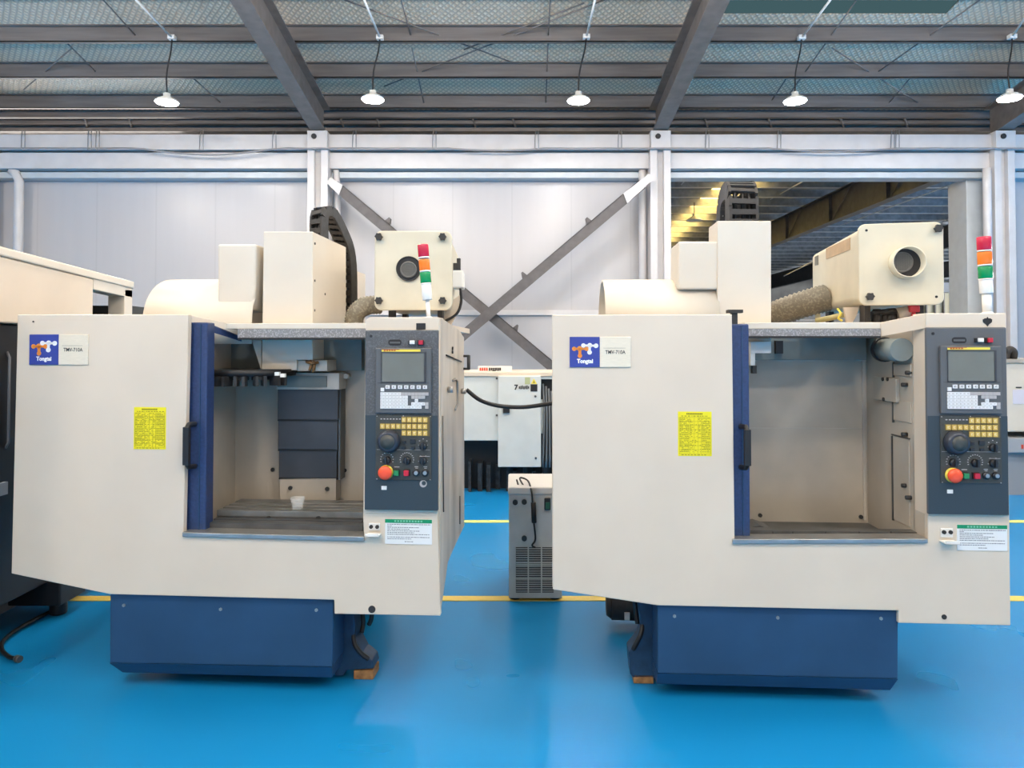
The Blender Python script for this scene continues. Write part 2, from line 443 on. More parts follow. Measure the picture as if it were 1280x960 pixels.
    bed = part('machine_bed', bm, BEDB)
    bm = NB(); prism(bm, poly(D['foot'], .2), .2, .32)
    part('bed_foot', bm, BEDB, bed, bevel=.006)
    uf = D['far_foot_u']
    if not D['door_rail']:
        a_ = Vector(F.P3(764, 756, .95)); b_ = Vector(F.P3(790, 757, .95)); bm = NB(); cyl(bm, a_, b_+Vector((.25, 0, 0)), .085, seg=20); cyl(bm, a_-Vector((.03, 0, 0)), a_, .06, .08, 20); part('pump_motor', bm, DARK, bed)
        bm = NB(); q = F.P3(783, 767, .9); box(bm, q[0]-.015, q[0]+.015, .85, .87, q[2]-.02, q[2]+.02); part('motor_plate', bm, WHITEP, bed)
    for w_ in (.4, 1.3):
        for u_ in (ub0+.12, ub1-.12): bm = NB(); cyl(bm, (u_, w_, 0), (u_, w_, .1), .04); part('levelling_foot', bm, BEDB, bed)
    for pts in D['foot_cables']: bm = NB(); tube(bm, spline([F.P3(x, y, w) for x, y, w in pts], 6), .012, 8); part('hanging_cable', bm, BLACK, bed)
    # --- nameplate with emblem
    bx0, by0, bx1, by1, sx1 = D['plate']
    u0, u1, v0, v1 = F.R(bx0, by0, bx1, by1, 0); us = F.P(sx1, (by0+by1)/2, 0)[0]
    W0 = -.006
    bm = NB(); prism(bm, [(u0, v0), (u1, v0), (u1, v1), (u0, v1)], W0, 0)
    npl = part('nameplate', bm, PLATEB, bevel=.002)
    bm = NB(); prism(bm, [(u1+.0005, v0), (us, v0), (us, v1), (u1+.0005, v1)], W0, 0)
    part('model_plate', bm, SILVER, npl, bevel=.002)
    wd, ht = u1-u0, v1-v0
    def lg(x, y): return (u0+wd*(x-155)/487, v1-ht*(y-140)/475)
    def rr(r): return wd*r/487
    def bar(bm, a_, b_, w_, z0, z1):
        a_, b_ = Vector(lg(*a_)), Vector(lg(*b_)); d_ = (b_-a_).normalized(); n_ = Vector((-d_.y, d_.x))*rr(w_)/2
        prism(bm, [a_+n_, b_+n_, b_-n_, a_-n_], z0, z1)
    bm = NB(); z0, z1 = W0-.0015, W0
    for x, y, r in ((228, 328, 36), (318, 326, 42), (430, 328, 36), (322, 437, 36)): prism(bm, circ(*lg(x, y), rr(r)), z0, z1)
    bar(bm, (228, 328), (430, 328), 34, z0, z1); bar(bm, (320, 326), (322, 437), 46, z0, z1)
    part('orange_emblem', bm, ORANGE, npl)
    bm = NB(); z0 = W0-.0025
    for x, y, r in ((378, 276, 36), (482, 275, 40), (582, 280, 38), (478, 382, 38)): prism(bm, circ(*lg(x, y), rr(r)), z0, z1)
    bar(bm, (378, 276), (582, 279), 34, z0, z1); bar(bm, (482, 275), (478, 382), 40, z0, z1)
    part('white_emblem', bm, WHITE, npl)
    bm = NB(); text_bm(bm, 'Tongtai', ht*.185, lg(405, 0)[0], W0-.001, lg(0, 522)[1], .92, .0012)
    part('brand_text', bm, WHITE, npl)
    bm = NB(); text_bm(bm, 'TMV-710A', ht*.17, u1+(us-u1)*.5, W0-.001, v0+ht*.49, .86, .0004)
    box(bm, u1+(us-u1)*.12, u1+(us-u1)*.82, W0-.001, W0, v0+ht*.625, v0+ht*.632)
    part('model_text', bm, INK, npl)
    # --- yellow table sticker
    u0, u1, v0, v1 = F.R(*D['yellow'], 0); W0 = -.002
    bm = NB(); prism(bm, [(u0, v0), (u1, v0), (u1, v1), (u0, v1)], W0, .0)
    ys = part('yellow_label', bm, YEL)
    bm = NB(); rnd = random.Random(D['seed']); wd, ht = u1-u0, v1-v0
    def dash(s0, s1, t, th, m=None): box(bm, u0+wd*s0, u0+wd*s1, W0-.001, W0, v1-ht*(t+th/2), v1-ht*(t-th/2))
    s = .25
    while s < .74: dash(s, s+.036, .05, .035); s += .049
    s = .1
    while s < .9:
        l = rnd.uniform(.02, .07); dash(s, s+l, .1, .014); s += l+rnd.uniform(.015, .05)
    for k in range(27):
        t = .15+k*.029
        for c0, c1, dn in ((.05, .33, .8), (.36, .46, .5), (.5, .58, .35), (.61, .67, .4), (.71, .95, .85)):
            s = c0
            while s < c1-.015:
                l = rnd.uniform(.015, .06)
                if rnd.random() < dn: dash(s, min(c1, s+l), t, .011)
                s += l+.012
    for s in (.035, .345, .48, .595, .69, .965): box(bm, u0+wd*(s-.002), u0+wd*(s+.002), W0-.001, W0, v1-ht*.95, v1-ht*.13)
    for k in range(10): dash(.035, .965, .13+k*.0911, .003)
    s = .1
    while s < .8:
        l = rnd.uniform(.03, .08); dash(s, s+l, .972, .012); s += l+.04
    part('printing', bm, OLIVE, ys)
    # --- green and white notice
    u0, u1, v0, v1 = F.R(*D['notice'], 0); wd, ht = u1-u0, v1-v0; W0 = -.003
    bm = NB(); prism(bm, [(u0, v0), (u1, v0), (u1, v1), (u0, v1)], W0, 0)
    nt_ = part('notice_label', bm, PAPER)
    bm = NB(); box(bm, u0, u1, W0-.001, W0, v1-ht*.15, v1)
    part('green_heading', bm, NGRN, nt_)
    bm = NB()
    for k in range(10): box(bm, u0+wd*(.2+.062*k), u0+wd*(.2+.062*k+.04), W0-.002, W0-.001, v1-ht*.11, v1-ht*.04)
    part('heading_print', bm, NGRNL, nt_)
    bm = NB()
    for t, e in ((.21, .97), (.27, .14), (.33, .72), (.40, .52), (.47, .74), (.54, .62), (.61, .95), (.72, .95), (.79, .56), (.90, 0)):
        s = .05 if e else .42
        e = e or .6
        while s < e-.01:
            l = rnd.uniform(.015, .05); dash(s, min(e, s+l), t, .026); s += l+rnd.uniform(.006, .016)
    part('printing', bm, NINK, nt_)
    # --- small hook bracket
    hx0, hy0, hx1, hy1 = D['bracket']
    u0, u1, v0, v1 = F.R(hx0, hy0, hx1, hy1, 0)
    bm = NB(); box(bm, u0+.005, u1-.005, -.006, 0, v0+.02, v1); box(bm, u0, u1, -.055, 0, v0, v0+.007); box(bm, u0, u1, -.055, -.05, v0, v0+.016)
    hk = part('hook_bracket', bm, WHITEP, bevel=.002)
    for q in (.27, .73): bm = NB(); cyl(bm, (u0+(u1-u0)*q, -.012, v1-.017), (u0+(u1-u0)*q, 0, v1-.017), .009); part('bracket_screw', bm, DARK, hk)
    build_panel(F, D, part)

def build_panel(F, D, part):
    x0, y0, x1, y1 = D['panel']
    u0, u1, v0, v1 = F.R(x0, y0, x1, y1, -.02)
    PW = -.022
    def cu(x): return u0+(u1-u0)*(x-1158)/100
    def cv(y): return v1-(v1-v0)*(y-409)/234
    def rb(bm, xa, ya, xb, yb, wa, wb): box(bm, cu(xa), cu(xb), wa, wb, cv(yb), cv(ya))
    bm = NB(); rb(bm, 1158, 409, 1258, 643, PW, -.004)
    cp = part('control_panel', bm, D['panel_mat'], bevel=.006)
    bm = NB(); rb(bm, 1158.6, 520, 1257.4, 642.4, PW-.0015, PW); part('lower_plate', bm, PANELD, cp)
    def sub(nm, bm, m, **k): return part(nm, bm, m, cp, **k)
    # emblem, selector caps, screws
    bm = NB(); prism(bm, rrect(cu(1190), cu(1208), cv(429), cv(421.5), .012), PW-.002, PW); sub('dark_badge', bm, BLACK)
    bm = NB(); rb(bm, 1192, 424.2, 1206, 426.6, PW-.003, PW-.002); sub('badge_print', bm, BEZEL)
    bm = NB(); rb(bm, 1217.5, 422.5, 1227, 428, PW-.012, PW); sub('switch_housing', bm, BLACK, bevel=.002)
    bm = NB(); rb(bm, 1220, 422.8, 1226.6, 427.6, PW-.022, PW-.012); sub('white_button', bm, WHITEP, bevel=.002)
    bm = NB(); rb(bm, 1230, 422, 1238.5, 429, PW-.012, PW); sub('switch_housing', bm, BLACK, bevel=.002)
    bm = NB(); rb(bm, 1232, 422.6, 1238, 428.2, PW-.022, PW-.012); sub('red_button', bm, RED, bevel=.002)
    bm = NB(); x, y = 1166.5, 417; cyl(bm, (cu(x), PW-.003, cv(y)), (cu(x), PW, cv(y)), .007, seg=10); sub('panel_screw', bm, BLACK)
    # screen unit
    B0 = PW-.016
    bm = NB(); rb(bm, 1173.5, 432.5, 1249, 517, B0, PW); sub('screen_bezel', bm, BEZEL, bevel=.004)
    bm = NB(); rb(bm, 1176.5, 477.3, 1246.5, 478, B0-.001, B0); rb(bm, 1181.5, 479, 1182, 480, B0-.001, B0); sub('bezel_seam', bm, WAY)
    bm = NB(); rb(bm, 1182, 434.3, 1234.5, 437.2, B0-.0015, B0); sub('yellow_strip', bm, PLATEY)
    bm = NB()
    for k in range(5): rb(bm, 1185+k*3.4, 435, 1187.5+k*3.4, 436.4, B0-.0025, B0-.0015)
    rb(bm, 1182, 434.3, 1206, 434.8, B0-.0025, B0-.0015); sub('strip_print', bm, mat('strip_red', (.45, .08, .02)))
    bm = NB()
    for a, b, c, d in ((1181.5, 438, 1242, 439), (1181.5, 476, 1242, 477), (1181.5, 438, 1182.5, 477), (1239.5, 438, 1242, 477)): rb(bm, a, b, c, d, B0-.004, B0)
    sub('screen_frame', bm, WAY)
    bm = NB(); rb(bm, 1182.5, 439, 1239.5, 476, B0-.0015, B0); sub('screen', bm, SCREEN)
    sw = cu(1159)-cu(1158); sh = cv(409)-cv(410)
    def keymesh(nm, wx, hx, m, legend=None):
        bm = NB(); box(bm, -wx*sw/2, wx*sw/2, -.006, .001, -hx*sh/2, hx*sh/2)
        o = obj(nm, bm, m, None, bevel=.0012)
        if legend is not None:
            me = o.data; bm2 = NB(); bm2.from_mesh(me); n0 = len(bm2.faces)
            for (a, b, c, d) in ((-.25, .25, .1, .22), (-.2, -.08, -.25, .1), (.05, .2, -.25, -.1)):
                box(bm2, a*wx*sw, b*wx*sw, -.0066, -.006, c*hx*sh, d*hx*sh)
            bm2.faces.ensure_lookup_table()
            for f in bm2.faces[n0:]: f.material_index = 1
            bm2.to_mesh(me); bm2.free(); me.materials.append(legend)
        o.modifiers.clear(); return o
    protos = {}
    def key(nm, x, y, wx, hx, m, w, legend=None):
        k = (nm, wx, hx, m.name)
        if k not in protos:
            o = keymesh(nm, wx, hx, m, legend); o.parent = cp; o.location = (cu(x), w, cv(y)); protos[k] = o
        else: dup(protos[k], cp, (cu(x), w, cv(y)))
    for k in range(7): key('soft_key', 1190.5+8.4*k, 483, 5.4, 4.6, KEYW, B0, INK)
    key('shift_key', 1183.5, 486.3, 4.6, 4.6, KEYW, B0)
    for r in range(5):
        y = 491.8+r*4.25
        for c in range(14):
            x = 1183+c*4.65
            if r == 1 and c in (8, 13): continue
            if r == 2 and c in (8, 9, 11, 12, 13): continue
            if r == 3 and c in (8,): continue
            if r == 4 and c in (12,): continue
            m = KEYG if (c >= 6 and r == 0) or (c >= 9 and r in (1,)) or c == 13 else KEYW
            key('key', x, y, 4.3, 3.9, m, B0, KEYG if m is KEYW else None)
    # operator panel
    O0 = PW-.006
    bm = NB(); rb(bm, 1173.5, 519.5, 1249, 603.5, O0, PW); sub('operator_plate', bm, OPPAN, bevel=.002)
    bm = NB()
    for k in range(7):
        rb(bm, 1180+k*4.2, 524, 1182.4+k*4.2, 525.2, O0-.001, O0)
    for x, y in ((1211, 519.9), (1175.3, 520.5), (1247.5, 520.5), (1175.3, 602), (1247.5, 602)): rb(bm, x-.6, y, x+.6, y+1, O0-.001, O0)
    for cx, cy, r, n in ((1189, 577, 8.5, 11), (1216, 577, 9, 13), (1192, 552, 13.6, 9), (1238, 556, 6, 5), (1238, 577, 6, 4)):
        for k in range(n):
            a = math.radians(200-220*k/(n-1)); x, y = cx+r*math.cos(a), cy-r*math.sin(a)
            rb(bm, x-.8, y-.5, x+.8, y+.5, O0-.001, O0)
    for x in (1229, 1241): rb(bm, x-2.5, 585.5, x+2.5, 586.4, O0-.001, O0); rb(bm, x-1.5, 587.4, x+2, 588.2, O0-.001, O0)
    rb(bm, 1233, 572.2, 1247, 572.8, O0-.001, O0); rb(bm, 1175, 564.1, 1247, 564.5, O0-.001, O0); rb(bm, 1199, 586, 1206, 587, O0-.001, O0)
    sub('panel_markings', bm, KEYG)
    bm = NB(); rb(bm, 1208.5, 521.3, 1246.5, 546.5, O0-.0008, O0); rb(bm, 1179, 530, 1208.5, 538, O0-.0008, O0); sub('gold_field', bm, mat('gold_field', (.16, .115, .04), .5))
    for r, (xs, n, y) in enumerate(((1212, 5, 525.5), (1183, 9, 534), (1212, 5, 542.5))):
        for k in range(n): key('gold_key', xs+7.2*k, y, 5.6, 6.2, GOLD, O0, GOLDL)
    c = (cu(1192), O0, cv(553))
    bm = NB(); lathe(bm, [(.055, -.001), (.055, .012), (.05, .02), (.048, .034), (.038, .038), (.0, .038)][:5], c, 32, 'w'); sub('handwheel', bm, WHEEL)
    bm = NB(); lathe(bm, [(.034, .036), (.034, .04), (.01, .041)], c, 28, 'w'); sub('handwheel_face', bm, OPPAN)
    for x, y in ((1212, 554), (1224, 553), (1212, 561.5), (1224, 561.5)):
        big = x > 1220 and y < 557
        bm = NB(); rb(bm, x-(2.6 if not big else 3.6), y-(1.8 if not big else 2.8), x+(2.6 if not big else 3.6), y+(1.8 if not big else 2.8), O0-.008, O0); sub('jog_button', bm, KNOB, bevel=.0015)
    for x, y in ((1238, 559), (1189, 578), (1216, 578), (1238, 578)):
        bm = NB(); q = (cu(x), O0, cv(y)); lathe(bm, [(.019, 0), (.018, .012), (.015, .016), (.004, .016)], q, 18, 'w')
        box(bm, q[0]-.004, q[0]+.004, O0-.03, O0-.012, q[2]-.016, q[2]+.018); sub('selector_knob', bm, KNOB)
    q = (cu(1188), O0, cv(593.5))
    bm = NB(); lathe(bm, [(.034, 0), (.034, .004), (.01, .005)], q, 24, 'w'); sub('emergency_ring', bm, PLATEY)
    bm = NB(); lathe(bm, [(.018, .003), (.018, .012), (.031, .016), (.033, .024), (.028, .03), (.012, .033)], q, 24, 'w'); sub('emergency_stop', bm, ESTOP)
    for x, m_, nm in ((1202.5, GREEN, 'green_button'), (1216, RED, 'red_button')):
        bm = NB(); rb(bm, x-4.3, 589.6, x+4.3, 598, O0-.006, O0); sub('button_frame', bm, BLACK)
        bm = NB(); rb(bm, x-3.2, 590.4, x+3.4, 597.2, O0-.02, O0-.006); sub(nm, bm, m_, bevel=.002)
    for x in (1229, 1241):
        q = (cu(x), O0, cv(593.5)); bm = NB(); lathe(bm, [(.017, 0), (.016, .01), (.003, .012)], q, 16, 'w'); sub('key_switch', bm, KNOB)
        bm = NB(); cyl(bm, (q[0], O0-.016, q[2]), (q[0], O0-.01, q[2]), .009, seg=12); sub('switch_core', bm, STEEL)
    bm = NB(); rb(bm, 1181.5, 611.6, 1188.5, 616.4, PW-.006, PW); sub('white_cap', bm, WHITEP, bevel=.001)
    if D['round_mark']:
        bm = NB(); q = (cu(1238), PW-.0015, cv(608)); prism(bm, circ(q[0], q[2], .017), PW-.003, PW); sub('round_mark', bm, KEYG)
        bm = NB(); prism(bm, circ(q[0]+.003, q[2]+.003, .010), PW-.004, PW); sub('mark_core', bm, PANELD)
    bm = NB()
    if D['top_mark'] == 'square':
        u, uu, v, vv = F.R(520.5, 404, 532, 412, -.004); box(bm, u, uu, -.008, -.003, v, vv)
    else:
        u, v = F.P(1234, 402, -.004)
        s_ = .0031
        pts = [(0, -7), (2, -4), (6, -1), (6.5, 3), (3.5, 5), (1.5, 4.5), (0, 7), (-1.5, 4.5), (-3.5, 5), (-6.5, 3), (-6, -1), (-2, -4)]
        prism(bm, [(u+a*s_, v+b*s_) for a, b in pts], -.008, -.003)
    part('dark_sticker', bm, BLACK)
OL = atz(278, 847, .08); OR = atz(970, 862, .08)
AL, AR = math.radians(4.0), math.radians(3.3)
FL = Frame((OL.x, OL.y), AL); FR = Frame((OR.x, OR.y), AR)

def chamber_left(F, D, part, rbox, pprism, uin, iw):
    # table with slots, saddle and front apron
    bm = NB()
    vT = F.P(360, 639, .2)[1]; ua = F.P(271, 639, .2)[0]; t = .03
    w0, w1 = .2, .48; sl = (.255, .325, .395)
    ws = [w0] + [x for s in sl for x in (s-.009, s+.009)] + [w1]
    for a, b in zip(ws[::2], ws[1::2]): box(bm, ua, uin-.01, a, b, vT-t, vT)
    box(bm, ua, uin-.01, w0+.004, w1, vT-.05, vT-t)
    tb = part('machine_table', bm, TABLE, bevel=.002)
    bm = NB(); rbox(bm, (267, 650, 452, 663), .15, .5); part('saddle_cover', bm, WAY)
    bm = NB(); rbox(bm, (262, 655, 453, 671), .09, .15); part('front_apron', bm, STEELD)
    for x in (336, 398): bm = NB(); u, v = F.P(x, 648, .198); cyl(bm, (u, .19, v), (u, .2, v), .012, seg=10); part('table_stop', bm, DARK, tb)
    # way cover on the column
    bm = NB(); rbox(bm, (345, 466, 424, 487), .50, .63); hd = part('cover_header', bm, SIDE, bevel=.003)
    bm = NB(); rbox(bm, (347, 470, 408, 484), .49, .5); part('header_plate', bm, TEAL, hd)
    bm = NB(); rbox(bm, (350, 596, 420, 626), .56, .64); part('column_base_plate', bm, INNER)
    for k, (x0, y0, x1, y1) in enumerate(((347, 486, 422.5, 526.5), (347.5, 526, 422, 564), (348.5, 563, 421, 599.5))):
        w = .555-.012*(2-k)*-1 if False else .53+.012*k
        bm = NB(); rbox(bm, (x0, y0, x1, y1-2), w, .63); wc = part('way_cover', bm, WAY, bevel=.003)
        bm = NB(); rbox(bm, (x0, y1-2, x1, y1), w+.006, .62); part('wiper', bm, BLACK, wc)
    bm = NB(); rbox(bm, (423, 470, 425.5, 600), .55, .64); part('guide_rail', bm, STEELD)
    # spindle nose, turret disc and grippers
    bm = NB(); rbox(bm, (371, 450.5, 409, 464), .42, .58); sp = part('spindle_block', bm, SIDE, bevel=.003)
    bm = NB()
    for pts in (((388, 451, .41), (389, 456, .40), (387, 463, .41)), ((383, 452, .41), (390, 454, .39), (398, 453, .41)), ((392, 452, .41), (393, 458, .40), (391, 465, .41))):
        tube(bm, spline([F.P3(*q) for q in pts], 5), .008, 6)
    part('coolant_nozzle', bm, WOOD, sp)
    bm = NB(); c = F.P3(316, 466, .45)
    cyl(bm, (c[0], .42, c[2]-.012), (c[0], .42, c[2]+.022), .235, seg=36)
    dk = part('tool_turret', bm, BLACK)
    ug = c[0]
    bm0 = NB()
    for dx in (-.02, .02): box(bm0, dx-.008, dx+.008, -.05, .02, -.05, 0)
    box(bm0, -.03, .03, -.01, .04, -.02, .006)
    g = obj('tool_gripper', bm0, DARK, dk); first = True
    for k, a in enumerate((-150, -125, -100, -78, -55, -30)):
        r = .215; x, y = ug+r*math.cos(math.radians(a)), .42+r*math.sin(math.radians(a))
        o = g if first else g.copy()
        if not first: COL.objects.link(o)
        first = False; o.parent = dk; o.location = (x, y, c[2]-.01); o.rotation_euler = (0, 0, math.radians(a+90))
    for x, y in ((347, 467), (354, 469)):
        bm = NB(); q = F.P3(x, y, .2); box(bm, q[0]-.012, q[0]+.012, .19, .21, q[2]-.01, q[2]+.008); part('gripper_cap', bm, WHITEP, dk)
    bm = NB(); q = F.P3(430, 470, .62); cyl(bm, (q[0]-.012, .58, q[2]), (q[0]-.012, .64, q[2]), .014); cyl(bm, (q[0]+.02, .58, q[2]), (q[0]+.02, .64, q[2]), .014); part('hose_stub', bm, WHITEP)

def chamber_right(F, D, part, rbox, pprism, uin, iw):
    bm = NB(); rbox(bm, (938, 427, 964, 441.5), .3, .42); rbox(bm, (938, 441.5, 944, 457), .3, .4)
    sp = part('spindle_guard', bm, WHITEP, bevel=.002)
    bm = NB(); rbox(bm, (941, 457, 946, 467), .3, .34); part('tool_gripper', bm, BLACK, sp)
    bm = NB(); rbox(bm, (970, 426, 979, 442), .55, .58); part('sensor_block', bm, BLACK)
    bm = NB(); rbox(bm, (938, 449, 1082, 452), .632, .645); rbox(bm, (1079, 440, 1082, 650), .63, .645); rbox(bm, (938, 535, 1082, 536), .636, .645)
    part('panel_joint', bm, SIDE)
    # fittings on the right-hand wall
    bm = NB()
    def on(x, y): w, v = F.S(x, y, uin); return w, v
    def plate(bm, x0, y0, x1, y1, t):
        (wa, va), (wb, vb_) = on(x0, (y0+y1)/2), on(x1, (y0+y1)/2)
        va, vb_ = on((x0+x1)/2, y1)[1], on((x0+x1)/2, y0)[1]
        box(bm, uin-t, uin, wb, wa, va, vb_)
    plate(bm, 1096, 472, 1125, 501, .02); part('wall_plate', bm, INNER, iw, bevel=.003)
    bm = NB(); plate(bm, 1118.5, 455, 1140, 470, .008); part('wall_plate', bm, INNER, iw, bevel=.002)
    bm = NB(); plate(bm, 1118, 501, 1140, 527, .006); part('wall_plate', bm, INNER, iw, bevel=.002)
    bm = NB(); plate(bm, 1118, 547, 1138, 654, .006); part('wall_plate', bm, INNER, iw, bevel=.002)
    bm = NB(); plate(bm, 1117.3, 453, 1118.3, 472, .009); plate(bm, 1117, 502, 1118, 528, .009); plate(bm, 1116, 545, 1138, 546.5, .009); plate(bm, 1116.5, 545, 1117.5, 650, .009)
    part('seam', bm, STEELD, iw)
    for x, y in ((1109, 474), (1115, 474), (1110, 499), (1139, 466), (1134, 481), (1134, 543), (1134, 607), (1139, 622)):
        bm = NB(); w, v = on(x, y); cyl(bm, (uin-.026, w, v), (uin, w, v), .01, seg=10); part('wall_bolt', bm, DARK, iw)
    bm = NB(); (w, v) = on(1118, 437); w2, v2 = on(1141, 437)
    cyl(bm, (uin-.05, w, v), (uin-.05, w2, v), .055); wl = part('work_light', bm, TEAL)
    bm = NB(); cyl(bm, (uin-.05, w+.015, v), (uin-.05, w-.01, v), .062); part('light_collar', bm, BLACK, wl)
    bm = NB(); rbox(bm, (934, 664, 1150, 678), .1, .16); ap = part('front_apron', bm, STEELD)
    bm = NB()
    for x in (966, 991, 1032, 1074, 1114): rbox(bm, (x-.6, 664.5, x+.6, 675), .096, .1)
    part('apron_joint', bm, BLACK, ap)
    bm = NB(); pprism(bm, [(938, 659), (950, 657), (965, 662), (962, 664), (938, 664)], .16, .3); part('chip_heap', bm, STEELD)

DL = dict(
    sheet=[(22, 393), (235.5, 393), (229, 670), (455, 676), (453.6, 641), (547, 641), (550.5, 770), (418, 767.5), (417.5, 750), (137, 743), (14, 717)],
    sheet_screws=[(42, 402, .004), (465, 761.5, .017)], right_edge=(549, 640),
    side_px=[(549, 397), (557, 401), (574, 413), (580, 422), (580.5, 657), (572, 675), (560, 702), (550, 770)],
    jamb=(455, 520), housing=[(457, 400), (462, 396.5), (549, 396.5), (547.5, 642), (454, 642)],
    beam=(281, 404, 457, 411), track=(297, 411, 457, 422), track_lip=(297, 422, 457, 424.5),
    corner=([(234, 393.5), (234, 402)], [(283, 404), (283, 411)]), corner_side='l', deck_u=(.33, 0),
    inner_left=(292, 560), floor_v=.70, shade_band=(262, 424, 452, 463),
    sill=[(227.5, 665.5), (455, 671), (455, 677), (227.5, 671)],
    wall_bolts=[(341, 587, .638), (431, 588, .638), (363, 610, .556), (409, 611, .556)], chamber=chamber_left,
    door=(215, 403, 258, 670), door_w1=.13, handle=(233.5, 531, 584, 244), hook=False, door_rail=True,
    head_w=.40, head_d=.6, head=[(329.5, 289.5), (391, 289.5), (391, 450), (371, 450), (371, 463), (327, 463)], column=(340, 330, 420, 600),
    arch=(178, 314, 350, 402), arch_d=.32, atc_box=[(272, 305), (320, 305), (319, 362), (314, 388), (272, 388)], atc_box_d=.28,
    chain=[(399, 304, .78), (399, 275, .78), (402, 266, .81), (411, 267, .88), (423, 288, 1.0), (432, 311, 1.1), (435.5, 340, 1.15), (436, 390, 1.16)], chain_n=20, chain_half=.040, chain_axis=(1, -.45, 0),
    tower=dict(pole0=(536, 397), tip=(528.5, 305), cup=(355, 375), g=(340, 354), a=(324.5, 338.5), rd=(305.5, 321.5), r=.0265, pr=.010),
    tank=[(137.5, 741), (417, 747), (415.5, 834), (137, 829)], tank_low=[(137, 829), (415.5, 834), (412, 851), (148, 844.5)],
    tank_bolts=[(155, 756.5), (276, 761.5), (395.5, 762.5)],
    foot=[(418, 757), (442, 757), (443, 797), (453, 816), (465, 826), (467, 836), (433, 838), (429, 845), (418, 845)], far_foot_u=-.5,
    foot_cables=[[(453, 766, .3), (454, 780, .3), (452, 791, .28)], [(465, 766, .3), (464, 774, .3), (461, 781, .3)], [(443, 772, .25), (442, 800, .2), (450, 815, .19), (461, 824, .19)]],
    plate=(37.5, 418, 74, 456, 111), yellow=(167.5, 509, 207.5, 561.5), seed=3, notice=(481.5, 649, 540, 680), bracket=(460, 653.5, 476.5, 668),
    panel=(456, 412.5, 548, 638), panel_mat=HAMMER, round_mark=True, top_mark='square')
DR = dict(
    sheet=[(690, 395), (690, 393.5), (915, 393), (918.5, 677), (1160, 677), (1160, 643), (1262, 643), (1263.5, 782), (1123, 779), (1123, 763.5), (822, 757), (691, 737)],
    sheet_screws=[(1180, 771, .011)], right_edge=(1261, 640), side_px=None,
    jamb=(1158, 520), housing=[(1157, 391.5), (1257.5, 391.5), (1262, 645), (1160, 645)],
    beam=(930, 403, 1101, 411), track=(934, 411, 1101, 420), track_lip=(934, 420, 1101, 422.5),
    corner=([(1157.5, 392), (1157.5, 410)], [(1101, 403.5), (1101, 420.5)]), corner_side='r', deck_u=(.3, 0),
    inner_left=(886, 560), floor_v=.70, shade_band=(925, 421, 1083, 450),
    sill=[(916, 674), (1160, 673.5), (1160, 679), (916, 680)],
    wall_bolts=[(950, 644, .638), (1076, 646, .638), (1097, 650, .55)], chamber=chamber_right,
    door=(905, 405, 937, 675), door_w1=.10, handle=(934, 534, 585, 926), hook=True, door_rail=False,
    head_w=.38, head_d=.22, head=[(897, 276), (964, 276), (964, 427), (897, 427)], column=(905, 330, 955, 600),
    arch=(757, 900, 350, 394), arch_d=.30, atc_box=[(848, 301.5), (899, 301.5), (899, 362), (848, 362)], atc_box_d=.26,
    chain=[(927, 285, .55), (927, 255, .56), (926, 242, .62), (923, 238, .78), (917, 246, 1.0), (914, 262, 1.1), (913, 290, 1.12)], chain_n=17, chain_half=.07, chain_axis=(1, 0, 0),
    tower=dict(pole0=(1234, 389), tip=(1229.5, 293), cup=(349, 367), g=(333, 348.5), a=(315, 331), rd=(296, 313), r=.0305, pr=.02),
    tank=[(822, 755), (1123, 762), (1122.5, 849), (822, 842)], tank_low=[(822, 842), (1122.5, 849), (1117, 867), (822, 859)],
    tank_bolts=[(843, 770), (972, 772), (1101, 773)],
    foot=[(797, 748), (822, 748), (822, 848), (792, 848), (788, 843), (786, 815), (798, 800), (802, 790)], far_foot_u=.5,
    foot_cables=[[(800, 752, .24), (803, 775, .22), (801, 792, .19), (791, 812, .19)], [(793, 745, .3), (795, 765, .3), (797, 780, .28)]],
    plate=(712, 421, 749.5, 459, 788.5), yellow=(847.5, 514.5, 889.5, 570), seed=5, notice=(1196, 656, 1258.5, 688), bracket=(1174, 660, 1192, 677),
    panel=(1158.5, 409, 1259.5, 643.5), panel_mat=PANELG, round_mark=False, top_mark='heart')

mL = thing('machining_center', 'left cream and navy machining center, dark slatted column cover inside its open chamber', 'milling machine', (OL.x, OL.y, 0), -AL)
build_machine(FL, DL, mL)
mR = thing('machining_center', 'right cream and navy machining center, bare beige chamber and T-shaped hanger above its blue door', 'milling machine', (OR.x, OR.y, 0), -AR)
build_machine(FR, DR, mR)

# wooden blocks under the feet
def wood_block(F, px, py0, py1, w, label):
    u0, u1, v0, v1 = F.R(px[0], py0, px[1], py1, w)
    r = thing('wooden_block', label, 'wood block', F.O+F.ud*((u0+u1)/2)+F.wd*(w+.06), -F.a)
    h = (u1-u0)/2
    bm = NB(); box(bm, -h, h, -.06, .06, 0, .045)
    o = obj('wooden_block', bm, WOOD, None, bevel=.004); 
    o.location = r.location; o.rotation_euler = r.rotation_euler; o['label'] = label; o['category'] = 'wood block'
    bpy.data.objects.remove(r)
wood_block(FL, (442, 466.5), 838, 848, .2, 'orange-brown wooden block under the right foot of the left machine')
wood_block(FR, (792, 817), 848, 857, .2, 'orange-brown wooden block under the left foot of the right machine')

# glass cup on the left table
q = FL.P3(372, 639, .235); pw = FL.O+FL.ud*q[0]+FL.wd*.235
bm = NB(); vT = FL.P(360, 639, .2)[1]
lathe(bm, [(.022, 0), (.026, .004), (.030, .03), (.037, .062), (.035, .062), (.028, .03), (.022, .01), (.01, .009)], (0, 0, 0), 20)
g = obj('glass_cup', bm, GLASS); g.location = (pw.x, pw.y, vT+.0005)
tag(g, 'small clear glass cup standing on the slotted table of the left machine', 'cup')

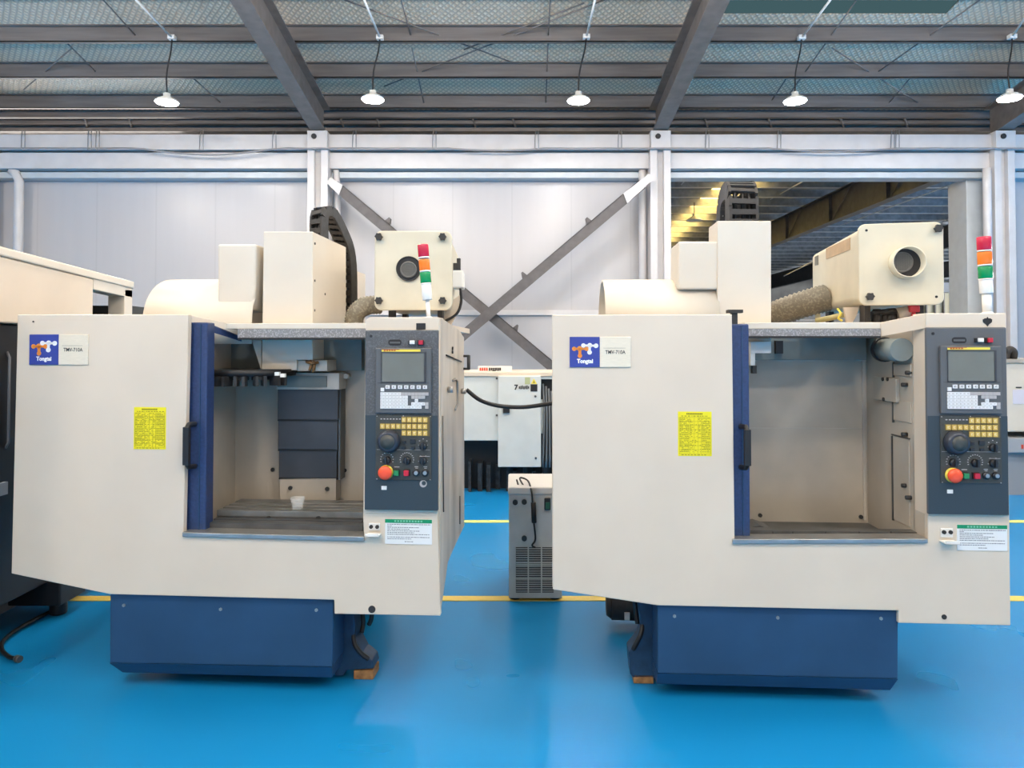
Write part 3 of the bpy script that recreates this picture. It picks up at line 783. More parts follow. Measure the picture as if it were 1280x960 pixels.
# ------------------------------------------------------------------ mist collectors on the machine roofs
def collector(F, corners, depth, label, knobs, holes, port, hose_px, left, deckz, hose_w):
    x0, y0, x1, y1 = corners
    u0, u1, v0, v1 = F.R(x0, y0, x1, y1, 0)
    loc = F.O+F.ud*((u0+u1)/2)+F.wd*(.2); loc.z = deckz
    root = thing('mist_collector', label, 'mist collector', loc, -F.a)
    off = Vector(((u0+u1)/2, .2, deckz))
    def ob(nm, bm, m, par=root, **k):
        bmesh.ops.translate(bm, verts=bm.verts, vec=-off); return obj(nm, bm, m, par, **k)
    bm = NB(); prism(bm, rrect(u0, u1, v0, v1, .04, 6), 0, .025); lid = ob('front_lid', bm, CREAM3, bevel=.006, seg=3)
    i = .012
    bm = NB(); prism(bm, rrect(u0+i, u1-i, v0+i, v1-i, .04, 6), .03, depth); body = ob('body', bm, CREAM3, bevel=.01, seg=3)
    bm = NB(); prism(bm, rrect(u0+.02, u1-.02, v0+.02, v1-.02, .03, 6), .022, .034); ob('lid_gasket', bm, BLACK)
    for x, y in knobs:
        u, v = F.P(x, y, 0); bm = NB()
        pts = [(u+(.022 if k % 2 == 0 else .017)*math.cos(k*math.pi/6), v+(.022 if k % 2 == 0 else .017)*math.sin(k*math.pi/6)) for k in range(12)]
        prism(bm, pts, -.03, -.006); cyl(bm, (u, -.006, v), (u, .005, v), .01); ob('lid_knob', bm, DARK, lid)
    for x, y in holes:
        bm = NB(); u, v = F.P(x, y, 0); cyl(bm, (u, -.002, v), (u, .01, v), .007, seg=10); ob('screw_hole', bm, BLACK, lid)
    u, v = F.P(port[0], port[1], 0); r = port[2]
    bm = NB(); lathe(bm, [(r, .0), (r, port[3]), (r-.006, port[3]), (r-.006, .004), (r-.02, .0035)], (u, 0, v), 32, 'w', False); ob('outlet_ring', bm, port[4], lid)
    bm = NB(); prism(bm, circ(u, v, r-.006, 28), -.004, -.001); shade_disc = ob('hole_shade_disc', bm, BLACK, lid)  # flat black disc paints the dark inside of the outlet
    bm = NB(); gr = r*.66; gu, gv = u+port[5], v+port[6]
    lathe(bm, [(gr, .003), (gr, .02), (gr-.008, .02), (gr-.008, .004)], (gu, 0, gv), 24, 'w', False)
    n = 5
    for k in range(-n, n+1):
        c = k*gr/n; h = math.sqrt(max(0, gr*gr-c*c))*.97
        if h < .006: continue
        box(bm, gu+c-.0026, gu+c+.0026, -.017, -.012, gv-h, gv+h); box(bm, gu-h, gu+h, -.019, -.014, gv+c-.0026, gv+c+.0026)
    ob('outlet_grille', bm, GRILLE, lid)
    # mounting brackets down to the roof deck
    for ww in (.12, depth-.25):
        bm = NB()
        for uu in (u0+.06, u1-.09): box(bm, uu, uu+.03, ww, ww+.1, deckz+.002, v0+.02)
        box(bm, u0+.05, u1-.05, ww, ww+.03, deckz+.002, deckz+.014)
        ob('mounting_bracket', bm, DARK)
    # corrugated hose
    path = spline([F.P3(x, y, hose_w+dw) for x, y, dw in hose_px], 10); rr = left
    bm = NB(); tube(bm, path, rr, 16, lambda k: rr*(1+.06*(1 if k % 2 else -1))); ob('corrugated_hose', bm, CORR)
    return root, ob

deckL = FL.R(*DL['beam'], .2)[3]; deckR = FR.R(*DR['beam'], .2)[3]
cL = at(516, 388, FL.O.y+.52); CLF = Frame((cL.x, cL.y), math.radians(-.9))
kL = [(474, 296.5), (553.5, 296.5), (474, 376), (553.5, 376)]
rL, obL = collector(CLF, (468, 288.5, 565, 388), .95, 'cream mist collector with four black knobs on the left machine, behind a tilted signal light', kL, [], (511, 336, .069, .012, DARK, 0.0, -.006),
                    [(443, 412, 0), (443, 398, 0), (448, 388, 0), (459, 382, 0.02), (476, 381, .05)], .052, deckL, .10)
ur_ = CLF.R(468, 288.5, 565, 388, 0)[1]
bm = NB(); a = CLF.P3(573, 351, .35); box(bm, ur_-.02, ur_+.05, .26, .42, a[2]-.05, a[2]+.055); e1 = obL('junction_box', bm, WHITEP, bevel=.008)
bm = NB(); box(bm, ur_-.02, ur_+.02, .28, .4, a[2]+.05, a[2]+.10); cyl(bm, (ur_+.02, .3, a[2]+.05), (ur_+.02, .3, a[2]+.13), .012); obL('cable_gland', bm, DARK, bevel=.004)
bm = NB(); tube(bm, spline([(ur_+.03, .3, a[2]-.045), (ur_+.035, .3, a[2]-.13), (ur_+.01, .29, a[2]-.2), (ur_-.06, .28, a[2]-.245), (ur_-.1, .27, deckL+.03)], 6), .008, 8); obL('power_lead', bm, BLACK)
bm = NB(); u0, u1, v0, v1 = CLF.R(554, 388, 577, 399, .3); prism(bm, [(u0, deckL+.0), (u0+.04, deckL), (u1, v1+.03), (u1, v1+.1), (u0, v1+.02)], .3, .34); obL('side_bracket', bm, CREAM)
for (x, y, r, h) in ((485, 396, .035, .05), (500, 398, .02, .04)):
    u, v = CLF.P(x, y, .2); bm = NB(); cyl(bm, (u, .2, deckL), (u, .2, deckL+h), r); obL('drain_fitting', bm, WHITEP)

cR = at(1127, 381, FR.O.y+.50); CRF = Frame((cR.x, cR.y), math.radians(10.4))
rR, obR = collector(CRF, (1073.5, 278.5, 1180, 381.5), 1.17, 'cream mist collector turned aside on the right machine, two black knobs at opposite corners', [(1171.5, 286), (1086.5, 371)], [(1083, 288), (1170.5, 371)], (1131, 329, .083, .075, CREAM3, -.018, .004),
                    [(945, 408, .25), (962, 397, .22), (985, 387, .15), (1012, 378, .1), (1035, 372, .1)], .085, deckR, .62)
bm = NB(); tube(bm, [CRF.P3(1020, 401, .35), CRF.P3(1040, 397, .3), CRF.P3(1056, 393, .25)], .016, 10); obR('drain_pipe', bm, mat('pipe_olive', (.40, .36, .17), .5))
bm = NB(); u0, u1, v0, v1 = CRF.R(1055, 384, 1074, 402, .2); prism(bm, [(u0, v1), (u1, v1), (u1-.01, (v0+v1)/2), (u0+.035, deckR), (u0+.02, deckR)], .2, .23); obR('side_bracket', bm, CREAM)
bm = NB(); tube(bm, spline([CRF.P3(1047, 386, .22), CRF.P3(1051, 392, .2), CRF.P3(1048, 398, .2), CRF.P3(1053, 401, .2)], 5), .006, 6); obR('earth_wire', bm, PLATEY)
rnd = random.Random(4)
for x, y, r in ((1096, 391, .03), (1106, 392, .022), (1114, 390, .035)):
    u, v = CRF.P(x, y, .15); bm = NB(); cyl(bm, (u, .15, deckR), (u, .15, v+.02), r, r*.7, 12); cyl(bm, (u-.03, .13, v), (u+.05, .13, v+.01), .012); obR('pump_fitting', bm, DARK)
u, v = CRF.P(1130, 388, .12); bm = NB(); cyl(bm, (u-.03, .14, v-.02), (u+.04, .14, v), .035, .03, 14); cyl(bm, (u, .14, deckR), (u, .14, v), .02); obR('filter_bowl', bm, SIDE)
u, v = CRF.P(1143, 386, .1); bm = NB(); box(bm, u-.026, u+.026, .09, .14, v-.018, v+.018); cyl(bm, (u, .115, deckR), (u, .115, v), .01)
obR('red_cap', bm, mat('cap_red', (.70, .06, .08), .5), bevel=.006)

u0_ = CRF.R(1073.5, 278.5, 1180, 381.5, 0)[0]+.012
def sidelab(nm, pts, m):
    q = [CRF.S(x, y, u0_) for x, y in pts]; bm = NB(); prismx(bm, q, u0_-.003, u0_+.002); obR(nm, bm, m)
sidelab('faded_label', [(1033, 311), (1063, 297), (1063, 312), (1033, 324)], mat('faded_label', (.50, .36, .22), .5, noise=.15))
sidelab('dark_label', [(1019, 321), (1023, 319), (1023, 331), (1019, 332)], mat('dark_label', (.16, .15, .11), .5))
# black cable slung between the two machines
bm = NB(); ya = FL.O.y+.93
pts = [at(583, 487, ya), at(600, 500, ya), at(622, 507, ya), at(650, 509, ya), at(672, 507, ya), at(696, 503, ya)]
tube(bm, spline(pts, 6), .013, 10)
o = obj('cable', bm, BLACK, origin=pts[3]); tag(o, 'thick black cable slung across the gap between the two machines', 'cable')
# ------------------------------------------------------------------ the hall
YW = 12.75
def slope_z(y, h): return HCAM+h+.1455*(YW-y)
# floor: glossy blue epoxy
def floor_mat():
    m = bpy.data.materials.new('blue_epoxy'); m.use_nodes = True; nt = m.node_tree; b = nt.nodes['Principled BSDF']
    tc = nt.nodes.new('ShaderNodeTexCoord'); n = nt.nodes.new('ShaderNodeTexNoise'); n.inputs['Scale'].default_value = .5; n.inputs['Detail'].default_value = 2
    nt.links.new(tc.outputs['Object'], n.inputs['Vector'])
    r = nt.nodes.new('ShaderNodeValToRGB'); e = r.color_ramp.elements
    e[0].position = .2; e[0].color = (.005, .185, .44, 1); e[1].position = .8; e[1].color = (.006, .21, .51, 1)
    nt.links.new(n.outputs['Fac'], r.inputs['Fac']); nt.links.new(r.outputs['Color'], b.inputs['Base Color'])
    n2 = nt.nodes.new('ShaderNodeTexNoise'); n2.inputs['Scale'].default_value = 1.5; n2.inputs['Detail'].default_value = 2
    nt.links.new(tc.outputs['Object'], n2.inputs['Vector'])
    mr = nt.nodes.new('ShaderNodeMapRange'); mr.inputs['To Min'].default_value = .24; mr.inputs['To Max'].default_value = .34
    nt.links.new(n2.outputs['Fac'], mr.inputs['Value']); nt.links.new(mr.outputs['Result'], b.inputs['Roughness'])
    b.inputs['Specular IOR Level'].default_value = .22
    return m
bm = NB(); box(bm, -22, 28, -9, 13.2, -.1, 0); struct('floor', bm, floor_mat())
bm = NB(); box(bm, -22, 31, 13.2, 46, -.1, 0); struct('floor', bm, mat('annex_concrete', (.50, .48, .45), .6, noise=.1, nscale=1))
# painted lines
YLINE = mat('line_yellow', (.70, .52, .10), .5); YLINE2 = mat('line_pale_yellow', (.62, .66, .18), .5)
y1 = atz(640, 748.5, 0).y; y2 = atz(610, 652, 0).y
bm = NB(); box(bm, -7, 9, y1-.045, y1+.045, 0, .004); o = obj('floor_line', bm, YLINE, origin=(0, y1, 0)); tag(o, 'orange-yellow painted line on the blue floor, passing under the grey chiller', 'floor line')
bm = NB(); box(bm, -7, 9, y2-.045, y2+.045, 0, .004); o = obj('floor_line', bm, YLINE2, origin=(0, y2, 0)); tag(o, 'pale yellow painted line on the blue floor, farther back near the white cabinet', 'floor line')

# wall panels
def panel_mat(name, c, seam, rough=.26):
    m = bpy.data.materials.new(name); m.use_nodes = True; nt = m.node_tree; b = nt.nodes['Principled BSDF']
    b.inputs['Roughness'].default_value = rough; b.inputs['Specular IOR Level'].default_value = .4
    tc = nt.nodes.new('ShaderNodeTexCoord'); sp = nt.nodes.new('ShaderNodeSeparateXYZ'); nt.links.new(tc.outputs['Object'], sp.inputs[0])
    md = nt.nodes.new('ShaderNodeMath'); md.operation = 'PINGPONG'; md.inputs[1].default_value = seam/2; nt.links.new(sp.outputs['X'], md.inputs[0])
    lt = nt.nodes.new('ShaderNodeMath'); lt.operation = 'LESS_THAN'; lt.inputs[1].default_value = .012; nt.links.new(md.outputs[0], lt.inputs[0])
    n = nt.nodes.new('ShaderNodeTexNoise'); n.inputs['Scale'].default_value = 1.5
    mp = nt.nodes.new('ShaderNodeMapping'); mp.inputs['Scale'].default_value = (4, 1, .3); nt.links.new(tc.outputs['Object'], mp.inputs[0]); nt.links.new(mp.outputs[0], n.inputs['Vector'])
    r = nt.nodes.new('ShaderNodeValToRGB'); r.color_ramp.elements[0].color = (*[q*.93 for q in c], 1); r.color_ramp.elements[1].color = (*c, 1); nt.links.new(n.outputs['Fac'], r.inputs['Fac'])
    mx = nt.nodes.new('ShaderNodeMix'); mx.data_type = 'RGBA'; nt.links.new(lt.outputs[0], mx.inputs['Factor']); nt.links.new(r.outputs['Color'], mx.inputs[6]); mx.inputs[7].default_value = (*[q*.90 for q in c], 1)
    nt.links.new(mx.outputs[2], b.inputs['Base Color'])
    bp = nt.nodes.new('ShaderNodeBump'); bp.inputs['Strength'].default_value = .12; bp.inputs['Distance'].default_value = .02
    nt.links.new(n.outputs['Fac'], bp.inputs['Height']); nt.links.new(bp.outputs['Normal'], b.inputs['Normal'])
    return m
WALLM = panel_mat('wall_panel_white', (.53, .512, .515), 1.05)
ZTOP = at(640, 160, YW).z
def wx(px): return at(px, 300, YW).x
zb3 = at(640, 222, YW).z
bm = NB(); box(bm, -16, wx(838), YW+.15, YW+.25, 0, zb3+.1); struct('wall_back', bm, WALLM)
bm = NB(); box(bm, wx(1245), wx(1700), YW+.15, YW+.25, 0, zb3+.1); struct('wall_right', bm, WALLM)
bm = NB(); box(bm, wx(1211), wx(1246), YW+.05, YW+.6, 0, zb3); struct('wall_pier', bm, STEELS, bevel=.01)  # pier stands in shade, put into its greyer colour
bm = NB(); z = at(640, 390, YW).z; box(bm, wx(413), wx(806), YW+.09, YW+.15, z-.05, z+.04); struct('trim_1', bm, STEELW)
# beams along the column line
tn = 2
for y0, y1, Ya, Yb, m in ((168, 187, YW-.28, YW-.05, STEELW), (190.5, 210.5, YW-.22, YW, STEELW), (210.5, 214, YW-.06, YW+.2, STEELS), (215, 222.5, YW-.1, YW+.2, STEELS)):  # lowest strips are greyed to paint the shade there
    z1, z0 = at(640, y0, Ya).z, at(640, y1, Ya).z
    bm = NB(); box(bm, -16, 17, Ya, Yb, z0, z1); o = struct('trim_%d' % tn, bm, m, bevel=.008); tn += 1
bm = NB(); box(bm, -16, 17, YW+.1, YW+.2, at(640, 210, YW+.1).z, at(640, 168, YW+.1).z); struct('trim_%d' % tn, bm, STEELW); tn += 1
# columns: H sections, open side facing the hall
def column(px, lab):
    cx = at(px, 300, YW-.35).x; zt = at(640, 186, YW-.35).z
    r = bpy.data.objects.new('steel_column', None); COL.objects.link(r); r.location = (cx, YW-.25, 0); r['kind'] = 'structure'
    for s in (-1, 1):
        bm = NB(); box(bm, cx+s*.115-.06, cx+s*.115+.06, YW-.36, YW-.02, 0, zt); f = world_obj('flange', bm, STEELW, r, bevel=.006); f['kind'] = 'structure'
    bm = NB(); box(bm, cx-.06, cx+.06, YW-.26, YW-.2, 0, zt); f = world_obj('web', bm, STEELW, r); f['kind'] = 'structure'
    bm = NB(); box(bm, cx-.17, cx+.17, YW-.40, YW, zt, at(640, 164, YW-.35).z); f = world_obj('cap_block', bm, STEELW, r, bevel=.01); f['kind'] = 'structure'
    bm = NB(); cyl(bm, (cx-.05, YW-.42, zt+.2), (cx-.05, YW-.4, zt+.2), .045); f = world_obj('bolt', bm, DARK, r); f['kind'] = 'structure'
for k, px in enumerate((-33, 396.5, 826, 1257)): column(px, k)
# rain pipes
def pipe(pts, r, label):
    bm = NB(); pts = [Vector(p) for p in pts]; tube(bm, pts, r, 14); o = obj('drain_pipe', bm, STEELW, origin=pts[-1]); tag(o, label, 'pipe')
Yp = YW-.12
pipe([at(14, 213, Yp), at(19, 216, Yp), at(24, 226, Yp), Vector((at(24, 226, Yp).x, Yp, 0))], .075, 'white drain pipe on the wall above the cream cover of the far-left machine')
pipe([at(420, 213, Yp), at(422, 235, Yp), Vector((at(422, 235, Yp).x, Yp, 0))], .055, 'thin white drain pipe beside the column behind the left drag chain')
pipe([at(803, 213, Yp), at(803, 240, Yp), Vector((at(803, 240, Yp).x, Yp, 0))], .065, 'white drain pipe beside the column, under the upper right end of the brace')
Yq = 12.40
pipe([Vector((at(1234, 240, Yq).x, Yq, at(1234, 213, YW-.2).z)), at(1234, 240, Yq), Vector((at(1234, 240, Yq).x, Yq, 0))], .066, 'white drain pipe on the grey pier behind the right signal light')
# wire along the beam with loops
Yc = YW-.33
bm = NB(); pts = []
for x in range(-60, 1341, 20):
    sag = 0
    if 175 < x < 345: sag = 8*math.sin(math.pi*(x-175)/170)
    if 560 < x < 680: sag = 3*math.sin(math.pi*(x-560)/120)
    if 960 < x < 1120: sag = 4*math.sin(math.pi*(x-960)/160)
    pts.append(at(x, 185.5+sag+random.uniform(-.3, .3), Yc-.1))
tube(bm, pts, .016, 6); o = obj('cable_run', bm, mat('wire_grey', (.30, .29, .29), .5), origin=pts[10])
tag(o, 'long grey cable run with loops strung along the white beam above the wall', 'cable')
for x in (29, 112, 122, 252, 343, 443, 543, 671, 775, 884, 974, 1116, 1122):
    bm = NB(); a = at(x, 165, Yc); tube(bm, [at(x-1, 163, Yc+.1), at(x-2, 170, Yc-.02), at(x-2.5, 187, Yc-.12), at(x+2, 187.5, Yc-.12), at(x+2, 170, Yc-.02), at(x+2, 163, Yc+.1)], .008, 5); bmesh.ops.translate(bm, verts=bm.verts, vec=-o.location)
    obj('tie_loop', bm, mat('wire_grey', (.3, .29, .29)), o)
# X bracing
def brace(p0, p1, lab, Y):
    a, b = at(*p0, Y), at(*p1, Y); d = (b-a).normalized(); n = Vector((-d.z, 0, d.x))
    if n.z < 0: n = -n
    bm = NB(); h = .085; t = .012; yd = Vector((0, .12, 0)); L_ = b-a
    def slab(o0, e1, e2):
        hexa(bm, [a+o0, a+o0+e1, a+o0+e1+e2, a+o0+e2, b+o0, b+o0+e1, b+o0+e1+e2, b+o0+e2])
    slab(-n*h, n*h*2, Vector((0, t, 0))); slab(n*h, n*-t, yd)
    o = obj('cross_brace', bm, BRACE, origin=a.lerp(b, .5)); tag(o, lab, 'steel brace')
    bm = NB(); s = 1.1
    while s < L_.length-.4:
        p = a+d*s+n*h; hexa(bm, [p-d*.05, p+d*.05, p+d*.05+yd, p-d*.05+yd, p-d*.03+n*.09, p+d*.0+n*.09, p+d*.0+yd+n*.09, p-d*.03+yd+n*.09]); s += 1.42
    bmesh.ops.translate(bm, verts=bm.verts, vec=-o.location); obj('cleat', bm, BRACE, o)
    bm = NB(); g = a-d*(.125 if p0[0] < 600 else .19); e = Vector((0, .02, 0)); gl = .30 if p0[0] < 600 else .60; q = [g-n*.06, g+d*gl-n*.085, g+d*(gl-.06)+n*.085, g+n*.06]; hexa(bm, q+[p_-e for p_ in q])
    bmesh.ops.translate(bm, verts=bm.verts, vec=-o.location+Vector((0, -.005, 0))); obj('lit_end_plate', bm, STEELW, o)  # white plate paints the lit upper end of the brace
brace((418, 231), (700, 467), 'grey steel brace sloping down to the right across the wall, behind the left mist collector', YW-.36)
brace((803, 230), (545, 448), 'grey steel brace sloping up to the right across the wall, reaching the middle column', YW-.52)

# roof
def roof_mat():
    m = bpy.data.materials.new('foil_mesh_roof'); m.use_nodes = True; nt = m.node_tree; b = nt.nodes['Principled BSDF']
    b.inputs['Roughness'].default_value = .42; b.inputs['Metallic'].default_value = .0
    tc = nt.nodes.new('ShaderNodeTexCoord')
    def wave(rot, sc):
        mp = nt.nodes.new('ShaderNodeMapping'); mp.inputs['Rotation'].default_value = (0, 0, math.radians(rot)); nt.links.new(tc.outputs['Object'], mp.inputs[0])
        w = nt.nodes.new('ShaderNodeTexWave'); w.inputs['Scale'].default_value = sc; w.inputs['Distortion'].default_value = 1.2; w.inputs['Detail'].default_value = 2; nt.links.new(mp.outputs[0], w.inputs['Vector']); return w
    w1, w2 = wave(38, 4.2), wave(-38, 4.2)
    mx = nt.nodes.new('ShaderNodeMath'); mx.operation = 'MAXIMUM'; nt.links.new(w1.outputs['Fac'], mx.inputs[0]); nt.links.new(w2.outputs['Fac'], mx.inputs[1])
    r = nt.nodes.new('ShaderNodeValToRGB'); r.color_ramp.elements[0].position = .55; r.color_ramp.elements[0].color = (.93, .735, .54, 1); r.color_ramp.elements[1].position = .98; r.color_ramp.elements[1].color = (.60, .47, .345, 1)
    nt.links.new(mx.outputs[0], r.inputs['Fac']); nt.links.new(r.outputs['Color'], b.inputs['Base Color'])
    bp = nt.nodes.new('ShaderNodeBump'); bp.inputs['Strength'].default_value = .5; bp.inputs['Distance'].default_value = .02; nt.links.new(mx.outputs[0], bp.inputs['Height']); nt.links.new(bp.outputs['Normal'], b.inputs['Normal'])
    return m
def slab_slope(bm, x0, x1, y0, y1, h, t):
    hexa(bm, [(x0, y0, slope_z(y0, h)), (x1, y0, slope_z(y0, h)), (x1, y1, slope_z(y1, h)), (x0, y1, slope_z(y1, h)),
              (x0, y0, slope_z(y0, h)+t), (x1, y0, slope_z(y0, h)+t), (x1, y1, slope_z(y1, h)+t), (x0, y1, slope_z(y1, h)+t)])
ROOFM = roof_mat()
HR = 4.42
sx0, sx1, sy0, sy1 = 2.75, 6.2, 8.3, 10.35    # translucent strip
bm = NB()
slab_slope(bm, -16, sx0, -9, 13.3, HR, .05); slab_slope(bm, sx1, 17, -9, 13.3, HR, .05); slab_slope(bm, sx0, sx1, -9, sy0, HR, .05); slab_slope(bm, sx0, sx1, sy1, 13.3, HR, .05)
struct('ceiling', bm, ROOFM)
m = bpy.data.materials.new('roof_light'); m.use_nodes = True; nt = m.node_tree
tr = nt.nodes.new('ShaderNodeBsdfTranslucent'); tr.inputs['Color'].default_value = (.06, .085, .09, 1); nt.links.new(tr.outputs[0], nt.nodes['Material Output'].inputs[0])
bm = NB(); slab_slope(bm, sx0, sx1, sy0, sy1, HR+.01, .004); struct('window_1', bm, m)
# purlins: Z sections
for k, yb in enumerate((9.62, 10.66, 11.68, 12.72)):
    bm = NB(); z0 = slope_z(yb, 4.2)
    box(bm, -16, 17, yb, yb+.012, z0, z0+.225); box(bm, -16, 17, yb, yb+.075, z0, z0+.012); box(bm, -16, 17, yb-.075, yb, z0+.213, z0+.225)
    o = struct('roof_purlin', bm, PURL)
# eave members and gutter
for (y0, y1, Y, d, m) in ((137.5, 146.5, 13.0, .1, PURL), (150.5, 154.5, 13.2, .12, PURL), (159.5, 164, 13.3, .2, RAFT)):
    bm = NB(); box(bm, -16, 17, Y, Y+d, at(640, y1, Y).z, at(640, y0, Y).z); struct('eave_rail', bm, m)
bm = NB(); box(bm, -16, 17, 13.55, 13.6, at(640, 175, 13.55).z, 6.0); box(bm, -22, 31, 13.1, 13.9, 6.06, 6.1); struct('valley_gutter', bm, mat('gutter_grey', (.20, .19, .19), .55, noise=.25, nscale=3, stretch=(.3, 1, 5)))  # wide upper box added to keep sun out of the roof gap
for px in (105, 160, 425, 470, 590, 640, 880, 960, 1050, 1130):
    bm = NB(); a = at(px, 146, 13.05); b_ = at(px+6, 163, 13.4); tube(bm, [a, b_], .02, 6); struct('eave_strut', bm, RAFT)
# rafters: I sections
for px in (-33, 396.5, 826, 1257):
    cx = at(px, 300, YW-.35).x; bm = NB()
    y0, y1 = -8, 12.75
    def fl(hw, h0, h1):
        hexa(bm, [(cx-hw, y0, slope_z(y0, h0)), (cx+hw, y0, slope_z(y0, h0)), (cx+hw, y1, slope_z(y1, h0)), (cx-hw, y1, slope_z(y1, h0)),
                  (cx-hw, y0, slope_z(y0, h1)), (cx+hw, y0, slope_z(y0, h1)), (cx+hw, y1, slope_z(y1, h1)), (cx-hw, y1, slope_z(y1, h1))])
    fl(.125, 3.66, 3.68); fl(.008, 3.68, 4.17); fl(.125, 4.17, 4.19)
    struct('roof_rafter', bm, RAFT)
    for yb in (9.62, 10.66, 11.68):
        for s in (-1, 1):
            pass
# tie rods under the purlins
def onroof(px, py, h):
    d = ray(px, py); t = (HCAM+h+.1455*YW-HCAM)/(d.z+.1455*d.y); return CAM+d*t
for p, q in (((415, -6), (640, 78)), ((770, -6), (480, 108)), ((580, 62), (730, 4)), ((120, -10), (170, 45)), ((330, 50), (395, 140)), ((1075, -6), (985, 120)), ((1225, 0), (1090, 95)), ((1150, 130), (1040, 60)), ((30, 112), (90, 60)), ((235, 92), (300, 150)),
             ((500, -5), (515, 50)), ((515, 60), (530, 130)), ((688, -5), (685, 50)), ((685, 55), (682, 135)), ((985, 95), (965, 125)), ((1140, 95), (1110, 130)), ((85, 55), (120, 90))):
    bm = NB(); tube(bm, [onroof(*p, 4.3), onroof(*q, 4.3)], .011, 6); struct('tie_rod', bm, RAFT)

# ------------------------------------------------------------------ high-bay lamps
LAMPW = mat('lamp_white', (.78, .78, .76), .4)
DIFF = mat('lamp_diffuser', (.9, .9, .9), .5, emit=(1, .97, .93), estr=LAMP_STR)
Yl = 10.55
lamps = [((215, 47), (208.5, 128), (165, -8), 'leftmost glowing high-bay lamp, hung on a black cord left of the big left rafter'),
         ((475, 47), (466, 124.5), (453, -8), 'glowing high-bay lamp just right of the left rafter, above the left mist collector'),
         ((733, 46), (723, 126), (745, -8), 'glowing high-bay lamp left of the right rafter, near the middle of the ceiling'),
         ((1002, 47), (994, 126.5), (1042, -8), 'glowing high-bay lamp right of the right rafter, over the dark opening'),
         ((1265, 46), (1262, 123), (1300, -8), 'rightmost glowing high-bay lamp, at the right edge of the ceiling')]
for top, bot, cond, lab in lamps:
    a, b_ = at(*top, Yl), at(*bot, Yl)
    r = thing('high_bay_lamp', lab, 'ceiling lamp', b_, group='high-bay lamps under the roof')
    bm = NB(); cyl(bm, b_-Vector((0, 0, .012)), b_+Vector((0, 0, .004)), .15, .155, 32); world_obj('diffuser', bm, DIFF, r)
    bm = NB(); lathe(bm, [(.165, .0), (.16, .02), (.12, .05), (.07, .075), (.05, .08), (.05, .13), (.02, .14)], b_, 32); world_obj('shade', bm, LAMPW, r)
    bm = NB(); tube(bm, spline([b_+Vector((0, 0, .13)), b_.lerp(a, .45)+Vector((-.035, 0, 0)), b_.lerp(a, .8)+Vector((.0, 0, 0)), a], 6), .012, 6); world_obj('cord', bm, BLACK, r)
    bm = NB(); box(bm, a.x-.05, a.x+.05, Yl-.04, Yl+.04, a.z-.03, a.z+.03); world_obj('junction_box', bm, LAMPW, r)
    c = Vector((at(*cond, 8.9).x, 8.9, slope_z(8.9, 4.12)))
    c.x = a.x + (a.x*0)
    bm = NB(); tube(bm, [a, Vector((at(*cond, 9.45).x, 9.45, slope_z(9.45, 4.12)))], .016, 8); world_obj('conduit', bm, LAMPW, r)

# ------------------------------------------------------------------ neighbouring hall seen through the opening
HA = 4.15
bm = NB(); box(bm, 6.35, 30, 13.6, 46, HCAM+HA+.22, HCAM+HA+.27); box(bm, -6, 5.5, 13.6, 46, HCAM+HA+.22, HCAM+HA+.27); box(bm, 5.5, 6.35, 13.6, 15.6, HCAM+HA+.22, HCAM+HA+.27); box(bm, 5.5, 6.35, 31, 46, HCAM+HA+.22, HCAM+HA+.27)
struct('ceiling', bm, ANNEXR)
m = bpy.data.materials.new('yellow_roof_light'); m.use_nodes = True; nt = m.node_tree
tr = nt.nodes.new('ShaderNodeBsdfTranslucent'); tr.inputs['Color'].default_value = (1.0, .80, .42, 1); nt.links.new(tr.outputs[0], nt.nodes['Material Output'].inputs[0])
bm = NB(); box(bm, 5.5, 6.35, 15.6, 31, HCAM+HA+.23, HCAM+HA+.234); struct('window_2', bm, m)
k = 0; y = 14.0
while y < 45:
    bm = NB(); z0 = HCAM+HA; box(bm, -6, 30, y, y+.012, z0, z0+.2); n0 = len(bm.faces); box(bm, -6, 30, y-.03, y+.06, z0-.014, z0); o = struct('roof_purlin', bm, ANNEX); o.data.materials.append(STEELS)  # pale bottom flange paints the light on the purlin underside
    for p_ in o.data.polygons[n0:]: p_.material_index = 1
    y += 1.2
for cx in (2.55, 8.58, 14.7, 20.8):
    bm = NB(); zb = HCAM+3.36; zt = HCAM+HA-.02
    box(bm, cx-.12, cx+.12, 13.7, 45, zb, zb+.02); box(bm, cx-.008, cx+.008, 13.7, 45, zb, zt); box(bm, cx-.12, cx+.12, 13.7, 45, zt-.02, zt)
    for yy in (16.5, 19.5, 22.6, 26): box(bm, cx-.1, cx+.1, yy, yy+.012, zb, zt); tube(bm, [(cx-.05, yy-1.2, zt), (cx-.05, yy-.1, zb+.05)], .02, 6)
    struct('roof_rafter', bm, mat('annex_rafter', (.055, .06, .07), .5, noise=.2))
bm = NB(); box(bm, -6, 30, 45, 45.2, 0, HCAM+HA+.3); struct('wall_far', bm, mat('annex_wall', (.09, .088, .085), .6, noise=.3, nscale=1))
bm = NB(); box(bm, -6.2, -6, 13.6, 45.2, 0, 6.2); struct('wall_annex_left', bm, ANNEX)
bm = NB(); box(bm, 30, 30.2, 13.6, 45.2, 0, 6.2); struct('wall_annex_right', bm, ANNEX)
for p, q in (((838, 245), (858, 224)), ((940, 262), (1012, 222)), ((1050, 282), (1213, 222)), ((980, 345), (1020, 325)), ((1195, 272), (1214, 262))):
    bm = NB(); tube(bm, [at(*p, 24), at(*q, 17)], .016, 6); struct('tie_rod', bm, STEELS)
